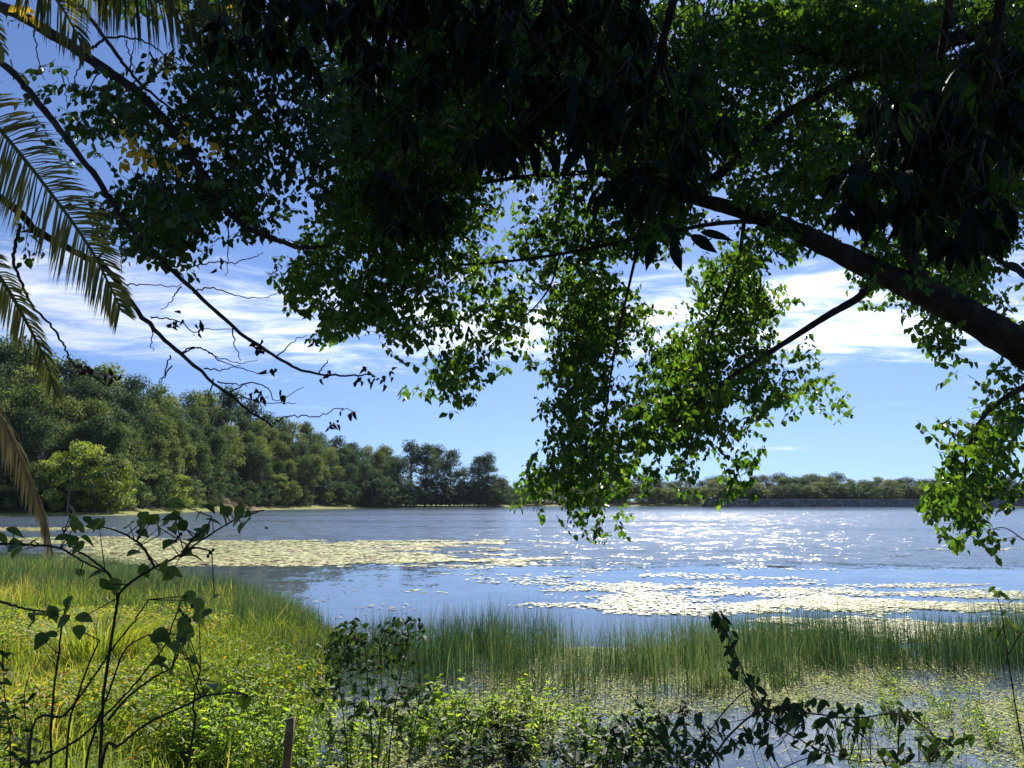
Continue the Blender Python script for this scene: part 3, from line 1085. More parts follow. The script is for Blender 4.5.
def marsh_plants():
    g = np.random.default_rng(33)
    pr = [(weed_proto('a', 1, .62, 7, .075, M['weed']), [False]), (weed_proto('b', 2, .5, 9, .06, M['weed'], .22), [False]), (weed_proto('c', 3, .75, 6, .085, M['weed'], .2), [False])]
    dk = [(weed_proto('d', 4, .62, 7, .12, M['shrub'], .26), [False]), (weed_proto('e', 5, .5, 8, .10, M['shrub'], .3), [False])]
    zones = [
        (190, 305, 7.9, 10.2, 46, 'lime green leafy marsh plant between the left grass and the wooden stake', 'marsh plants by the stake', pr, .8, 1.2),
        (420, 560, 8.3, 10.5, 34, 'lime green leafy marsh plant right of the tall dark green shrub', 'marsh plants right of the dark shrub', pr, .8, 1.25),
        (300, 440, 8.0, 9.8, 22, 'bright leafy marsh plant growing around the foot of the tall dark green shrub', 'marsh plants around the dark shrub', pr, .7, 1.1),
        (560, 650, 8.2, 9.6, 14, 'yellow green leafy plant in the open water at the bottom centre', 'plants in the open water', pr, .7, 1.1),
        (830, 1060, 8.2, 10.6, 48, 'small lime green weed standing in the duckweed on the right', 'weeds in the right duckweed', pr, .4, .75),
        (700, 960, 10.4, 12.4, 34, 'small pale weed between the duckweed and the right reeds', 'weeds before the right reeds', pr, .35, .7),
        (450, 700, 7.7, 9.2, 20, 'marsh plant with leaves coloured dark in place of shade at the bottom centre', 'plants coloured dark in place of shade', dk, .7, 1.2),  # dark leaf colour stands in for canopy shade here
    ]
    for (p0, p1, y0, y1, n, lab, grp, protos, s0, s1) in zones:
        for q in range(n):
            px, Y = g.uniform(p0, p1), g.uniform(y0, y1)
            x = gx(px, Y)
            pk = protos[int(g.integers(len(protos)))]
            place_copy(pk[0], pk[1], 'marsh_plant', lab, 'marsh plant', (x, Y, max(float(height(x, Y)), -.08)), grp, g.uniform(s0, s1), g.uniform(0, 6.28))


marsh_plants()


def px_shrub(name, label, cat, stems, leafpts, mat, Y0, stemr, leaflen, wid=.62, ground=True, hang=.55, seed=1, berries=(), group=None, ysp=.12, stem_mat='stem'):
    """a shrub drawn stem by stem; every stem and leaf stands at its own distance around Y0"""
    g = np.random.default_rng(seed)
    b = at(stems[0][0][0], stems[0][0][1], Y0)
    base = np.array([b[0], Y0, float(height(b[0], Y0))])
    root = thing(name, label, cat, tuple(base), group)
    sb = MB()
    paths = []
    for i, st in enumerate(stems):
        ys = Y0 + g.normal(0, ysp * .5) + np.cumsum(g.normal(0, ysp * .3, len(st)))
        pts = [at(p[0], p[1], y) for p, y in zip(st, ys)]
        if ground and st[0][1] >= 735:
            q = pts[0]
            pts = [np.array([q[0] * .5 + base[0] * .5, q[1] * .6 + base[1] * .4, float(height(q[0], q[1])) - .05])] + pts
        path = spline(pts, 7)
        path += g.normal(0, stemr * .13, path.shape)
        paths.append(path)
        tube(sb, path, stemr * (1.0 if i == 0 else .72), stemr * .35, 6)
    sb.build('stem', M[stem_mat], root, True, loc=base)
    allp = np.concatenate(paths)
    fb, tb = MB(), MB()
    lp = np.asarray(leafpts, float)
    n = len(lp)
    P = at_v(lp[:, 0], lp[:, 1], Y0 + g.normal(0, ysp, n))
    # each leaf starts at its nearest stem's depth
    for i in range(n):
        j = np.argmin(np.linalg.norm(allp - P[i], axis=1))
        P[i, 1] = .6 * P[i, 1] + .4 * allp[j, 1]
        dist = np.linalg.norm(allp[j] - P[i])
        if dist < .25:
            tube(tb, np.linspace(allp[j], P[i], 3), stemr * .3, stemr * .2, 4)
    a = g.uniform(0, 2 * PI, n)
    D = np.stack([np.cos(a), np.sin(a) * .7, -hang + g.normal(0, .35, n)], -1)
    N = np.stack([g.normal(0, .5, n), g.normal(-.5, .4, n), g.normal(.7, .4, n)], -1)
    L = leaflen * g.uniform(.7, 1.25, n)
    leaves_fine(fb, P - unit(D) * L[:, None] * .4, D, N, L, L * wid * g.uniform(.85, 1.15, n), np.clip(g.normal(.45, .25, n), 0, 1), .14, .22)
    fb.join(tb).build('foliage', [mat, M[stem_mat]], root, loc=base)
    if berries:
        bb = MB()
        for (px, py) in berries:
            c = at(px, py, Y0 + g.normal(0, .05))
            tube(bb, [c + (0, 0, .007), c + (0, 0, .0055), c, c - (0, 0, .0055), c - (0, 0, .007)], .006, .006, 7)
        bb.build('berries', M['berry'], root, True, loc=base)
    return root


LSTEMS = [
    [(92, 830), (100, 768), (103, 700), (110, 650), (116, 610), (122, 590), (150, 570), (180, 555), (205, 538), (235, 520), (264, 510)],
    [(15, 790), (45, 760), (80, 738), (105, 715), (130, 690), (150, 665), (165, 645), (172, 625), (182, 600)],
    [(30, 745), (65, 715), (95, 675), (115, 645), (135, 620), (148, 600)],
    [(50, 790), (53, 700), (58, 660), (62, 625), (66, 605)],
    [(84, 790), (95, 730), (110, 690), (125, 650), (147, 635)],
    [(101, 770), (120, 745), (150, 722), (180, 708), (205, 696), (235, 693), (247, 695)],
    [(118, 605), (115, 585), (105, 570), (85, 555), (70, 545), (62, 528)],
    [(155, 568), (145, 550), (135, 540), (115, 530), (100, 527)],
    [(-12, 543), (30, 545), (60, 548), (80, 560), (105, 572), (114, 582)],
    [(182, 553), (192, 540), (205, 530), (212, 517)],
    [(66, 760), (80, 690), (95, 650), (100, 640)],
    [(190, 750), (193, 705), (200, 670)],
    [(180, 557), (195, 548), (212, 552)],
    [(-10, 598), (15, 606), (37, 611), (52, 612)],
    [(108, 720), (125, 700), (150, 680), (172, 668)]]
LLEAF = [(200, 507), (212, 527), (226, 510), (235, 511), (244, 522), (225, 517), (217, 508), (175, 515), (182, 525), (166, 521), (157, 527), (170, 529), (140, 532), (125, 525), (145, 521), (140, 515),
         (194, 530), (172, 542), (189, 550), (200, 536), (190, 539), (205, 515), (14, 531), (4, 537), (10, 547), (25, 550), (32, 541), (72, 547), (67, 525), (95, 524), (136, 552), (100, 585), (114, 584), (82, 572),
         (95, 574), (162, 565), (172, 571), (145, 570), (37, 615), (50, 612), (65, 610), (76, 619), (67, 510), (187, 600), (205, 613), (216, 597), (182, 623), (189, 630), (179, 636), (186, 645), (190, 658), (156, 662),
         (174, 670), (157, 636), (154, 647), (172, 648), (192, 688), (215, 683), (210, 697), (249, 698), (52, 613), (37, 615), (49, 635), (196, 605), (58, 622), (150, 640), (220, 690), (183, 640), (231, 519), (62, 540), (90, 540), (80, 525)]
g3 = np.random.default_rng(31)
LLEAF += [(a + g3.normal(0, 9), b + g3.normal(0, 7)) for a, b in LLEAF if g3.uniform() < .55]
px_shrub('berry_shrub', 'tall sparse dark stemmed shrub with broad leaves and berries at the left foreground', 'shrub', LSTEMS, LLEAF, M['shrub_pale'], 3.3, .0085, .074, .62,
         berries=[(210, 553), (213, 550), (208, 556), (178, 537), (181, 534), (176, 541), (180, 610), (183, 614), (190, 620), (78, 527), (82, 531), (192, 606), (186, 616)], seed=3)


def bushy_points(g, blobs):
    out = []
    for (cx, cy, rx, ry, n) in blobs:
        a = g.uniform(0, 2 * PI, n)
        r = np.sqrt(g.uniform(0, 1, n))
        out += list(zip(cx + np.cos(a) * r * rx, cy + np.sin(a) * r * ry))
    return out


g7 = np.random.default_rng(77)
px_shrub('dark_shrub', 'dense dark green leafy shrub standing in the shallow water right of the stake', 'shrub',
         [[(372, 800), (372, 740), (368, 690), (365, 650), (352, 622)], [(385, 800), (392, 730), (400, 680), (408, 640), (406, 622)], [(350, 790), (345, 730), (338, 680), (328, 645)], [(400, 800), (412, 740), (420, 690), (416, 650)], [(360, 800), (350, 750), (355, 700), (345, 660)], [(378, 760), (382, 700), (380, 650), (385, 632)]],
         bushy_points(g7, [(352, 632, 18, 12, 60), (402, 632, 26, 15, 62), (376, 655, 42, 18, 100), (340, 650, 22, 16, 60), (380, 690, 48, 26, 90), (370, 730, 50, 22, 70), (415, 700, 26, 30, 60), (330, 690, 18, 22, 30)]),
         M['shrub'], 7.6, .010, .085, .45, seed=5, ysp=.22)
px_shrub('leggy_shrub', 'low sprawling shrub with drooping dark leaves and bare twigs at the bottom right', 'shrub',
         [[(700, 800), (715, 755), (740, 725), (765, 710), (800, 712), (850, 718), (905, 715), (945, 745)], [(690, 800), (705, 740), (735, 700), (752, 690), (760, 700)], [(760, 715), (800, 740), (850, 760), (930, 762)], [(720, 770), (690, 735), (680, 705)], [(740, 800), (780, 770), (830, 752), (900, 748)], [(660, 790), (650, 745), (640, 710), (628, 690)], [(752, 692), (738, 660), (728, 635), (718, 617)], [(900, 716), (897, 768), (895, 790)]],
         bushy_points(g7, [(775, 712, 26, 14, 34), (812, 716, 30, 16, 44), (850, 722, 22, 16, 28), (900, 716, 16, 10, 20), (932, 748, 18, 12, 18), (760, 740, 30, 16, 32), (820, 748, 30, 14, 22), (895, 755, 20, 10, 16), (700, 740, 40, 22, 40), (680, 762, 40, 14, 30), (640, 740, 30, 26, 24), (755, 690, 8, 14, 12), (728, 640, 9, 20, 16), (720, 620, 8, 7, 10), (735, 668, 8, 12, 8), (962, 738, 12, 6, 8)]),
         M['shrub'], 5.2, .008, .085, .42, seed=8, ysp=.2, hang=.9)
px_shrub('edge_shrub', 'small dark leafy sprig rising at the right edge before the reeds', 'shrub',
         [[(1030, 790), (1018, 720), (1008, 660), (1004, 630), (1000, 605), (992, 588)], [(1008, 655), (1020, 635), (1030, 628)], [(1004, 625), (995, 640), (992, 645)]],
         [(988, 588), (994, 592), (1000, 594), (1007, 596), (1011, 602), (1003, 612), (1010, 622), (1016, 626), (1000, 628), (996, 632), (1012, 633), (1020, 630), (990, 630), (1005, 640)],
         M['shrub_pale'], 5.0, .006, .075, .42, seed=9, hang=.9)
px_shrub('shade_weed', 'dark weed stalks put in for the shade at the bottom left corner of the bank', 'weed',  # dark weeds put in where the bank corner lies in shade
         [[(8, 800), (10, 740), (4, 690), (2, 640)], [(20, 800), (28, 750), (24, 700), (30, 672)], [(-5, 790), (0, 730), (-4, 680)], [(35, 800), (40, 760), (46, 730)]],
         bushy_points(g7, [(8, 720, 22, 36, 46), (26, 748, 22, 18, 30), (6, 670, 10, 24, 14)]), M['shrub'], 4.6, .006, .07, .3, seed=11, hang=.2)


def tussock():
    g = np.random.default_rng(51)
    Y = 11.5
    x = gx(112, Y)
    base = np.array([x, Y, float(height(x, Y))])
    mb = MB()
    n = 900
    a = g.uniform(0, 2 * PI, n)
    r = .5 * np.sqrt(g.uniform(0, 1, n))
    P = base + np.stack([np.cos(a) * r, np.sin(a) * r, np.zeros(n)], -1)
    ln = g.uniform(.3, 1.3, n)
    lean = np.stack([np.cos(a) * ln, np.sin(a) * ln, np.zeros(n)], -1)
    blades(mb, P, lean, g.uniform(.45, 1.1, n), g.uniform(.010, .018, n), np.clip(g.normal(.6, .2, n), 0, .9), bend=.75)
    o = mb.build('grass_tussock', M['grass'], loc=base)
    tag(o, 'big arching yellow green grass tussock on the left bank behind the berry shrub', 'grass clump')


tussock()


def stake():
    Y = 7.55
    p = at(291, 718, Y)
    z0 = -.25
    base = np.array([p[0], Y, z0])
    h = p[2] - z0
    mb = MB()
    w, d, lean = .034, .03, -.012 * 0
    rings = []
    zs = np.linspace(0, h, 9)
    for i, z in enumerate(zs):
        ww = w * (1 + g7.normal(0, .03))
        ox = -.05 * (1 - z / h) + .0
        c = .006
        pts = [(-ww, -d + c), (-ww + c, -d), (ww - c, -d), (ww, -d + c), (ww, d - c), (ww - c, d), (-ww + c, d), (-ww, d - c)]
        top = i == len(zs) - 1
        rings.append([(a + ox, b, z + (a * .35 if top else 0)) for a, b in pts])
    v = np.array(rings).reshape(-1, 3) + base
    i, j = np.meshgrid(np.arange(8), np.arange(8), indexing='ij')
    q = np.stack([i * 8 + j, i * 8 + (j + 1) % 8, (i + 1) * 8 + (j + 1) % 8, (i + 1) * 8 + j], -1).reshape(-1, 4)
    mb.add(v, [q, np.arange(8)[None], (64 + np.arange(8))[None]])
    o = mb.build('wooden_stake', M['post'], loc=base)
    tag(o, 'short weathered wooden stake standing in the duckweed at the bottom left', 'stake')


stake()


# ------------------------------------------------------------------ air
def haze():
    mb = MB()
    x0, x1, y0, y1, z0, z1 = -900, 900, -60, 760, -3.0, 62.0
    v = [(x, y, z) for x in (x0, x1) for y in (y0, y1) for z in (z0, z1)]
    mb.add(v, [[[0, 1, 3, 2], [4, 6, 7, 5], [0, 4, 5, 1], [2, 3, 7, 6], [0, 2, 6, 4], [1, 5, 7, 3]]])
    m = bpy.data.materials.new('clear_air')
    m.use_nodes = True
    t = NT(m.node_tree)
    p = t.n('ShaderNodeVolumePrincipled')
    p.inputs['Color'].default_value = (.78, .88, 1.0, 1)
    p.inputs['Density'].default_value = .00004
    o = t.n('ShaderNodeOutputMaterial')
    t.l(p.outputs[0], o.inputs['Volume'])
    tag(mb.build('haze', m), kind='stuff')


haze()


# ------------------------------------------------------------------ the overhanging trees
GRID = """
2100000000038998667888889999999999999999787877999999999998899999
1100000010038987789888878899999999999999888999879988999998868789
0000000211127998998878876799999999999999877889999889999998765789
0000000011568999998878998999999999999999779999999888999999878999
0233122432588998767788998899999999999999999998898778779999999999
0343267764278898767788999999999999999999999997778677877899999999
0142468886478877867899899999999988999877999997787786788889999999
0033668888678878866889999999999987679979999998887688678888999999
0003655468655888787799999999999988777878999998888788888888999999
0001432238875588777879999999999977866889999868888788888888999999
0000010000687787667768999999987666666797999866666899878878999999
0000113578888888645479999999996544676777998767777898878888999999
0000224689999979643389999999985536677777997211888887788889999999
0000006789998648552389999999985254777678999710256576556768999985
0000005688987416323788998899865157887888985321577664238587799995
0110000268873001001886779898674476778887764105877851047888789971
0000000002451000147788589987886635878611000278873000048878899950
0000000000000000059969878886475546678860001688961000048678898610
0000000000000000027737997868566872788976000478895100004453778741
0000000000000000001589998658776873789978612688886300003256754540
0000000000000000001487638765657761589987624788875100000005762020
0000000000000000000021104552466631689884678887761111000004670000
0000000000000000000000000237874404698742688976785462000000341045
0000000000000000000000000148874001688742688986884554000000110454
0000000000000000000000000444751000178763788999678654520000000456
0000000000000000000000000000200003678548899974382304400000000578
0000000000000000000000000000000001678767889887530100000000455788
0000000000000000000000000000000000588877877766210000000000367885
0000000000000000000000000000000015688886546543650000000000074871
0000000000000000000000000000000027778886625516510000000000077866
0000000000000000000000000000000047477762414206300000000003888776
0000000000000000000000000000000051076520000004000000000002878640
0000000000000000000000000000000000045540000000000000000000367510
0000000000000000000000000000000000000320000000000000000000066531
0000000000000000000000000000000000000100000000000000000000001300
""".split()
COV = [0, .07, .16, .27, .39, .52, .66, .79, .9, .975]


def sprays(mb, tb, px, py, Y, leaf, g, tintmu=.45, tw=.22, per=7, hang=1.0, wid=.72):
    """twigs that start at the given pixels' places and carry alternate drooping leaves"""
    n = len(px)
    B = at_v(px, py, Y)
    a = g.uniform(0, 2 * PI, n)
    d = unit(np.stack([np.cos(a), np.sin(a), g.normal(-.65 * hang, .4, n)], -1))
    Lt = tw * g.uniform(.5, 1.4, n)
    B = B - d * Lt[:, None] * .5
    blades_tip = B + d * Lt[:, None]
    # twig stems as thin strips
    S = unit(np.cross(d, np.array([0, 1.0, 0])))
    wv = .0022
    v = np.stack([B - S * wv * 1.3, B + S * wv * 1.3, blades_tip + S * wv * .5, blades_tip - S * wv * .5], 1)
    tb.add(v, [np.arange(n)[:, None] * 4 + np.array([0, 1, 2, 3])])
    q = np.repeat(np.arange(n), per)
    t = (np.tile(np.arange(per), n) + g.uniform(0, .9, n * per)) / per
    sidev = np.where(np.tile(np.arange(per), n) % 2 == 0, 1, -1)[:, None]
    hz = unit(np.cross(d[q], np.array([0, 0, 1.0])))
    P = B[q] + d[q] * (Lt[q] * t)[:, None]
    m = len(q)
    D = unit(hz * sidev * .75 + d[q] * .45 + np.array([0, 0, -.75 * hang]) + g.normal(0, .35, (m, 3)))
    P = P + D * (leaf * .25)
    N = unit(g.normal(0, .6, (m, 3)) + np.array([0, 0, .75]) + hz * sidev * .2)
    L = leaf * g.uniform(.6, 1.3, m)
    ti = np.clip(tintmu + np.repeat(g.normal(0, .15, n), per) + g.normal(0, .15, m), 0, 1)
    leaves(mb, P, D, N, L, L * wid * g.uniform(.8, 1.15, m), ti, .16, .12)


def hang_leaves(mb, c, n, leaf, g, spreadr, tint=.5):
    """a rosette of long leaves hanging from a twig end"""
    a = g.uniform(0, 2 * PI, n)
    D = unit(np.stack([np.cos(a) * .6, np.sin(a) * .6, -g.uniform(.25, 1.3, n)], -1))
    P = c + D * spreadr * g.uniform(0, 1, n)[:, None]
    N = unit(np.stack([np.cos(a), np.sin(a), np.full(n, .7)], -1) + g.normal(0, .3, (n, 3)))
    L = leaf * g.uniform(.65, 1.2, n)
    leaves_fine(mb, P, D, N, L, L * g.uniform(.25, .36, n), np.clip(g.normal(tint, .2, n), 0, 1), .16, .25)


def branch(mb, pts, r0, r1, k=7, wob=.03, sub=7, jit=0.0):
    """pts are (px, py, Y)"""
    p = spline([at(*q) for q in pts], sub)
    if jit:
        p = p + rng.normal(0, jit, p.shape)
    tube(mb, p, r0, r1, k, wob)
    return p


def canopy():
    g = np.random.default_rng(9)
    # --- tree with the thick limb from the right, small leaves
    rootA = thing('spreading_tree', 'broad small leaved tree whose thick dark limb reaches in from the right edge', 'tree', (6.6, 6.9, -.1))
    rootC = thing('bare_branched_tree', 'tree with thin dark half bare branches slanting down from the top left corner', 'tree', (-5.9, 6.0, .45))
    A, At, C, Ct = MB(), MB(), MB(), MB()
    gA = [[], [], []]
    gC = [[], [], []]
    for r, line in enumerate(GRID):
        for c, ch in enumerate(line):
            dn = int(ch)
            if dn == 0:
                continue
            cx, cy = c * 16 + 8, r * 16 + 8
            left = c < 17 or (c < 21 and r < 13)
            # distance of this part of the crown: hanging curtains come forward and back in lumps
            lump = fbm(np.array([cx * 1.0]), np.array([cy * 1.0]), .018, 91)[0]
            if left:
                Y0, leaf = 5.4 + 1.2 * lump, .066
            elif c >= 56 and r >= 20:
                Y0, leaf = 6.6 + .8 * lump, .072
            else:
                Y0, leaf = 7.2 + 2.2 * lump, .072
            lp = leaf * FPX / Y0
            area = .62 * lp * lp * .7 * .62
            nl = -math.log(1 - COV[dn]) * 256 / area * 1.55
            if r >= 11 and dn >= 7:
                nl *= 1.3
            if r < 11 and not left and dn >= 8:
                nl *= 1.9
            nt = int(nl / 7 + g.uniform(0, 1))
            for q in range(nt):
                th = 1.1 if dn >= 8 else .6
                (gC if left else gA)[0].append(cx + g.uniform(-8, 8))
                (gC if left else gA)[1].append(cy + g.uniform(-8, 8))
                dd = g.normal(0, th * .6)
                if dn >= 8 and r < 11 and not left:
                    dd = g.uniform(-1.6, 2.6)
                (gC if left else gA)[2].append(Y0 + dd)
    a = [np.array(v) for v in gA]
    sprays(A, At, a[0], a[1], a[2], .072, g, .5)
    cc = [np.array(v) for v in gC]
    sprays(C, Ct, cc[0], cc[1], cc[2], .068, g, .45, .24)
    # the crown goes on unseen above the frame, put in to block the sun
    n = 5200
    sprays(A, At, g.uniform(100, 1500, n), g.uniform(-420, 10, n), g.uniform(6.0, 12.5, n), .095, g, .3, .3, 8)
    # added leaf layer high over the reeds, put in to shade the hanging leaves
    n = 7000
    fx, fy, fY = g.uniform(270, 1024, n), g.uniform(-160, 140, n), g.uniform(11.5, 16.5, n)
    dens = np.array([int(GRID[max(0, min(8, int(b // 16)))][int(a // 16)]) if b < 140 else 0 for a, b in zip(fx, fy)])
    gap = (((fx - 690) / 60) ** 2 + ((fy - 28) / 44) ** 2 < 1) | (((fx - 812) / 46) ** 2 + ((fy - 75) / 46) ** 2 < 1) | (((fx - 965) / 52) ** 2 + ((fy - 30) / 30) ** 2 < 1) | (((fx - 640) / 75) ** 2 + ((fy - 62) / 42) ** 2 < 1) | (((fx - 735) / 36) ** 2 + ((fy - 100) / 26) ** 2 < 1) | (((fx - 470) / 26) ** 2 + ((fy - 60) / 22) ** 2 < 1)  # holes shaped to let the sun through onto the bright leaf patches
    ok = (dens >= 8) & ~gap & (fbm(fx, fy, .055, 95) > np.where(fx > 620, .47, .36))
    sprays(A, At, fx[ok], fy[ok], fY[ok], .11, g, .3, .34, 8)
    n = 500
    sprays(A, At, g.uniform(1024, 1500, n), g.uniform(0, 330, n), g.uniform(6.2, 9.0, n), .08, g, .5, .3, 8)
    print('small leaves', A.n // 6 + C.n // 6)
    A.join(At).build('crown', [M['leaf_small'], M['twig']], rootA, loc=rootA.location)
    C.join(Ct).build('crown', [M['leaf_left'], M['twig']], rootC, loc=rootC.location)

    # limb and branches of the spreading tree
    tb = MB()
    tube(tb, spline([(6.6, 6.9, -.4), (6.55, 6.9, 1.2), (6.35, 6.95, 2.6), (6.3, 7.0, 4.4), (6.6, 7.1, 6.4), (6.4, 7.4, 9.0)], 6), .36, .14, 12, .03)
    tb.build('trunk', M['bark'], rootA, True, loc=rootA.location)
    lb = MB()
    limb = branch(lb, [(1230, 470, 6.95), (1120, 408, 6.95), (1030, 352, 6.95), (965, 314, 7.0), (915, 288, 7.05), (870, 268, 7.1), (800, 233, 7.25), (745, 212, 7.4), (690, 197, 7.6), (640, 180, 7.9), (590, 172, 8.2)], .195, .03, 12, .035, 8)
    lb.build('limb', M['bark'], rootA, True, loc=rootA.location)
    for pts, r0, r1 in [
            ([(885, 277, 7.08), (868, 286, 7.0), (858, 298, 6.95), (830, 314, 6.95), (800, 333, 7.0), (770, 352, 7.0), (735, 374, 7.1), (700, 400, 7.2), (668, 430, 7.3)], .045, .012),
            ([(770, 222, 7.3), (735, 222, 7.3), (700, 226, 7.35), (640, 238, 7.5), (560, 254, 7.7), (500, 262, 7.9), (440, 264, 8.0), (380, 250, 8.1)], .026, .01),
            ([(688, 197, 7.6), (712, 180, 7.7), (745, 152, 7.9), (781, 118, 8.1), (820, 94, 8.3), (861, 72, 8.5), (920, 20, 8.8)], .05, .05),
            ([(930, 295, 7.05), (915, 265, 6.9), (905, 225, 6.8), (930, 170, 6.8), (960, 110, 6.9)], .07, .03),
            ([(1060, 368, 6.9), (1010, 395, 6.7), (985, 415, 6.7), (968, 450, 6.8), (965, 490, 6.9), (972, 530, 6.9)], .03, .006),
            ([(1040, 276, 6.8), (1012, 268, 6.8), (985, 250, 6.8)], .03, .015),
            ([(640, 238, 7.5), (628, 290, 7.6), (615, 350, 7.7), (605, 420, 7.8), (600, 480, 7.8), (596, 530, 7.8)], .016, .003),
            ([(745, 214, 7.4), (738, 260, 7.6), (720, 310, 7.8), (700, 370, 7.9), (690, 430, 7.9), (680, 480, 7.9)], .022, .004),
            ([(560, 254, 7.7), (548, 290, 7.7), (520, 320, 7.7), (470, 350, 7.7), (445, 372, 7.7)], .012, .003),
            ([(781, 47, 8.4), (800, 50, 8.3), (825, 56, 8.2), (880, 62, 8.0), (950, 40, 7.8), (1060, 10, 7.4)], .06, .09),
            ([(640, 180, 7.9), (560, 120, 8.1), (480, 80, 8.3), (380, 60, 8.4), (300, 70, 8.4)], .04, .012),
            ([(590, 172, 8.2), (500, 180, 8.2), (420, 200, 8.2), (340, 230, 8.1)], .03, .008),
            ([(1024, 540, 6.8), (1005, 528, 6.8), (988, 530, 6.8)], .006, .003)]:
        b = MB()
        branch(b, pts, r0, r1, 8, .03, 7)
        b.build('branch', M['bark'], rootA, True, loc=rootA.location)

    # branches of the tree at the left
    tb = MB()
    tube(tb, spline([(-5.9, 6.0, .1), (-5.8, 6.0, 2.0), (-5.6, 5.9, 4.2), (-5.2, 5.8, 6.2), (-4.9, 5.7, 8.0)], 6), .17, .06, 9, .03)
    tb.build('trunk', M['bark'], rootC, True, loc=rootC.location)
    for pts, r0, r1 in [
            ([(-330, -120, 5.85), (-150, -55, 5.7), (0, 6, 5.6), (45, 30, 5.6), (92, 60, 5.6), (140, 95, 5.6), (180, 138, 5.6), (205, 178, 5.55), (232, 216, 5.5), (262, 234, 5.5), (300, 247, 5.5), (330, 246, 5.5)], .055, .014),
            ([(-250, -40, 5.8), (-100, 10, 5.4), (0, 63, 5.3), (33, 97, 5.3), (70, 143, 5.3), (107, 193, 5.3), (122, 218, 5.3), (157, 256, 5.3), (187, 284, 5.3), (233, 327, 5.3), (277, 357, 5.3), (305, 371, 5.3), (345, 376, 5.3), (372, 374, 5.3)], .03, .005),
            ([(-300, 60, 5.8), (-120, 130, 5.1), (0, 197, 4.9), (37, 231, 4.9), (85, 257, 4.9), (103, 264, 4.9), (143, 317, 4.9), (182, 355, 4.9), (227, 394, 4.9), (273, 427, 4.9)], .032, .006),
            ([(60, -20, 5.9), (85, 12, 5.8), (112, 48, 5.7), (130, 72, 5.7), (150, 92, 5.6), (185, 118, 5.6)], .02, .008),
            ([(84, 52, 5.6), (95, 46, 5.5), (108, 38, 5.5), (130, 38, 5.5), (150, 44, 5.5), (168, 58, 5.5), (182, 66, 5.5)], .012, .003),
            ([(20, 224, 4.9), (17, 240, 4.9), (14, 262, 4.9), (22, 285, 4.9), (35, 308, 4.9), (55, 330, 4.9), (66, 350, 4.9), (70, 360, 4.9), (85, 372, 4.9), (105, 384, 4.9)], .012, .003),
            ([(96, 262, 4.9), (108, 245, 4.9), (118, 237, 4.9), (128, 232, 4.9)], .009, .003)]:
        b = MB()
        branch(b, pts, r0, r1, 8, .05, 7, .004)
        b.build('branch', M['twig'], rootC, True, loc=rootC.location)
    for pts in [
            [(123, 285), (140, 284), (165, 286), (187, 284)], [(150, 318), (165, 318), (180, 321), (193, 332), (203, 330), (236, 328)], [(193, 294), (210, 287), (235, 295), (262, 299), (277, 293)],
            [(180, 287), (172, 300), (161, 310)], [(182, 354), (192, 348), (205, 350), (220, 358), (240, 363), (258, 360)], [(182, 354), (200, 348), (222, 361), (252, 372), (270, 373)],
            [(227, 393), (240, 396), (258, 402), (278, 403), (297, 403)], [(227, 393), (250, 383), (268, 388), (276, 401), (303, 387)], [(273, 424), (285, 417), (300, 416), (318, 417), (333, 410), (345, 408), (356, 413)],
            [(233, 327), (235, 345), (240, 360)], [(278, 356), (290, 344), (305, 335)], [(153, 323), (151, 340), (153, 352)], [(172, 365), (165, 375), (158, 383)], [(232, 396), (226, 402), (220, 410)],
            [(218, 382), (235, 384), (248, 386)], [(205, 369), (222, 370), (240, 366)], [(197, 265), (215, 262), (235, 262), (256, 256), (262, 253)], [(230, 216), (228, 240), (228, 256), (226, 275)],
            [(34, 30), (36, 45), (40, 70), (45, 80)], [(82, 62), (75, 80), (72, 90), (68, 108)], [(100, 72), (80, 95), (60, 68)], [(125, 40), (130, 55), (133, 70), (136, 75)], [(170, 79), (190, 79), (205, 83)],
            [(120, 235), (122, 250), (121, 275)], [(10, 60), (15, 70), (25, 75)], [(60, 68), (66, 90), (68, 110)], [(100, 145), (110, 146), (125, 150), (135, 160)], [(160, 60), (178, 80), (185, 90)], [(130, 70), (132, 55), (135, 38)],
            [(170, 355), (165, 372), (160, 384)], [(255, 412), (262, 418), (268, 414)], [(213, 380), (210, 392), (212, 402)], [(240, 332), (252, 345), (256, 350)], [(319, 374), (325, 364), (328, 360)]]:
        yy = 5.3 if pts[0][1] < 200 else 5.1
        y0 = yy + g.normal(0, .05)
        tw = MB()
        branch(tw, [(p[0], p[1], y0 + g.normal(0, .04)) for p in pts], .0055, .0022, 5, .05, 6, .005)
        tw.build('twig', M['twig'], rootC, True, loc=rootC.location)
    dl = MB()
    for (px, py, n) in [(219, 267, 3), (199, 322, 3), (199, 332, 3), (257, 346, 6), (262, 349, 4), (315, 340, 4), (271, 369, 3), (326, 376, 4), (262, 396, 8), (257, 392, 5), (283, 393, 4), (333, 421, 3), (331, 427, 3), (358, 378, 5), (368, 372, 6), (374, 378, 5), (384, 380, 4), (391, 374, 4), (86, 368, 8), (81, 365, 5), (112, 375, 5), (28, 228, 6), (33, 232, 5), (263, 236, 4), (172, 323, 4), (180, 321, 3), (355, 412, 3), (340, 410, 2)]:
        c = at(px, py, 5.1 + g.normal(0, .06))
        n2 = n
        P = c + g.normal(0, .018, (n2, 3))
        D = unit(g.normal(0, .6, (n2, 3)) + np.array([0, 0, -.8]))
        N = unit(g.normal(0, 1, (n2, 3)))
        L = g.uniform(.035, .07, n2)
        leaves(dl, P, D, N, L, L * .5, g.uniform(0, 1, n2), .45, .3)
    dl.build('dead_leaves', M['leaf_dead'], rootC, loc=rootC.location)
    yl, yt = MB(), MB()
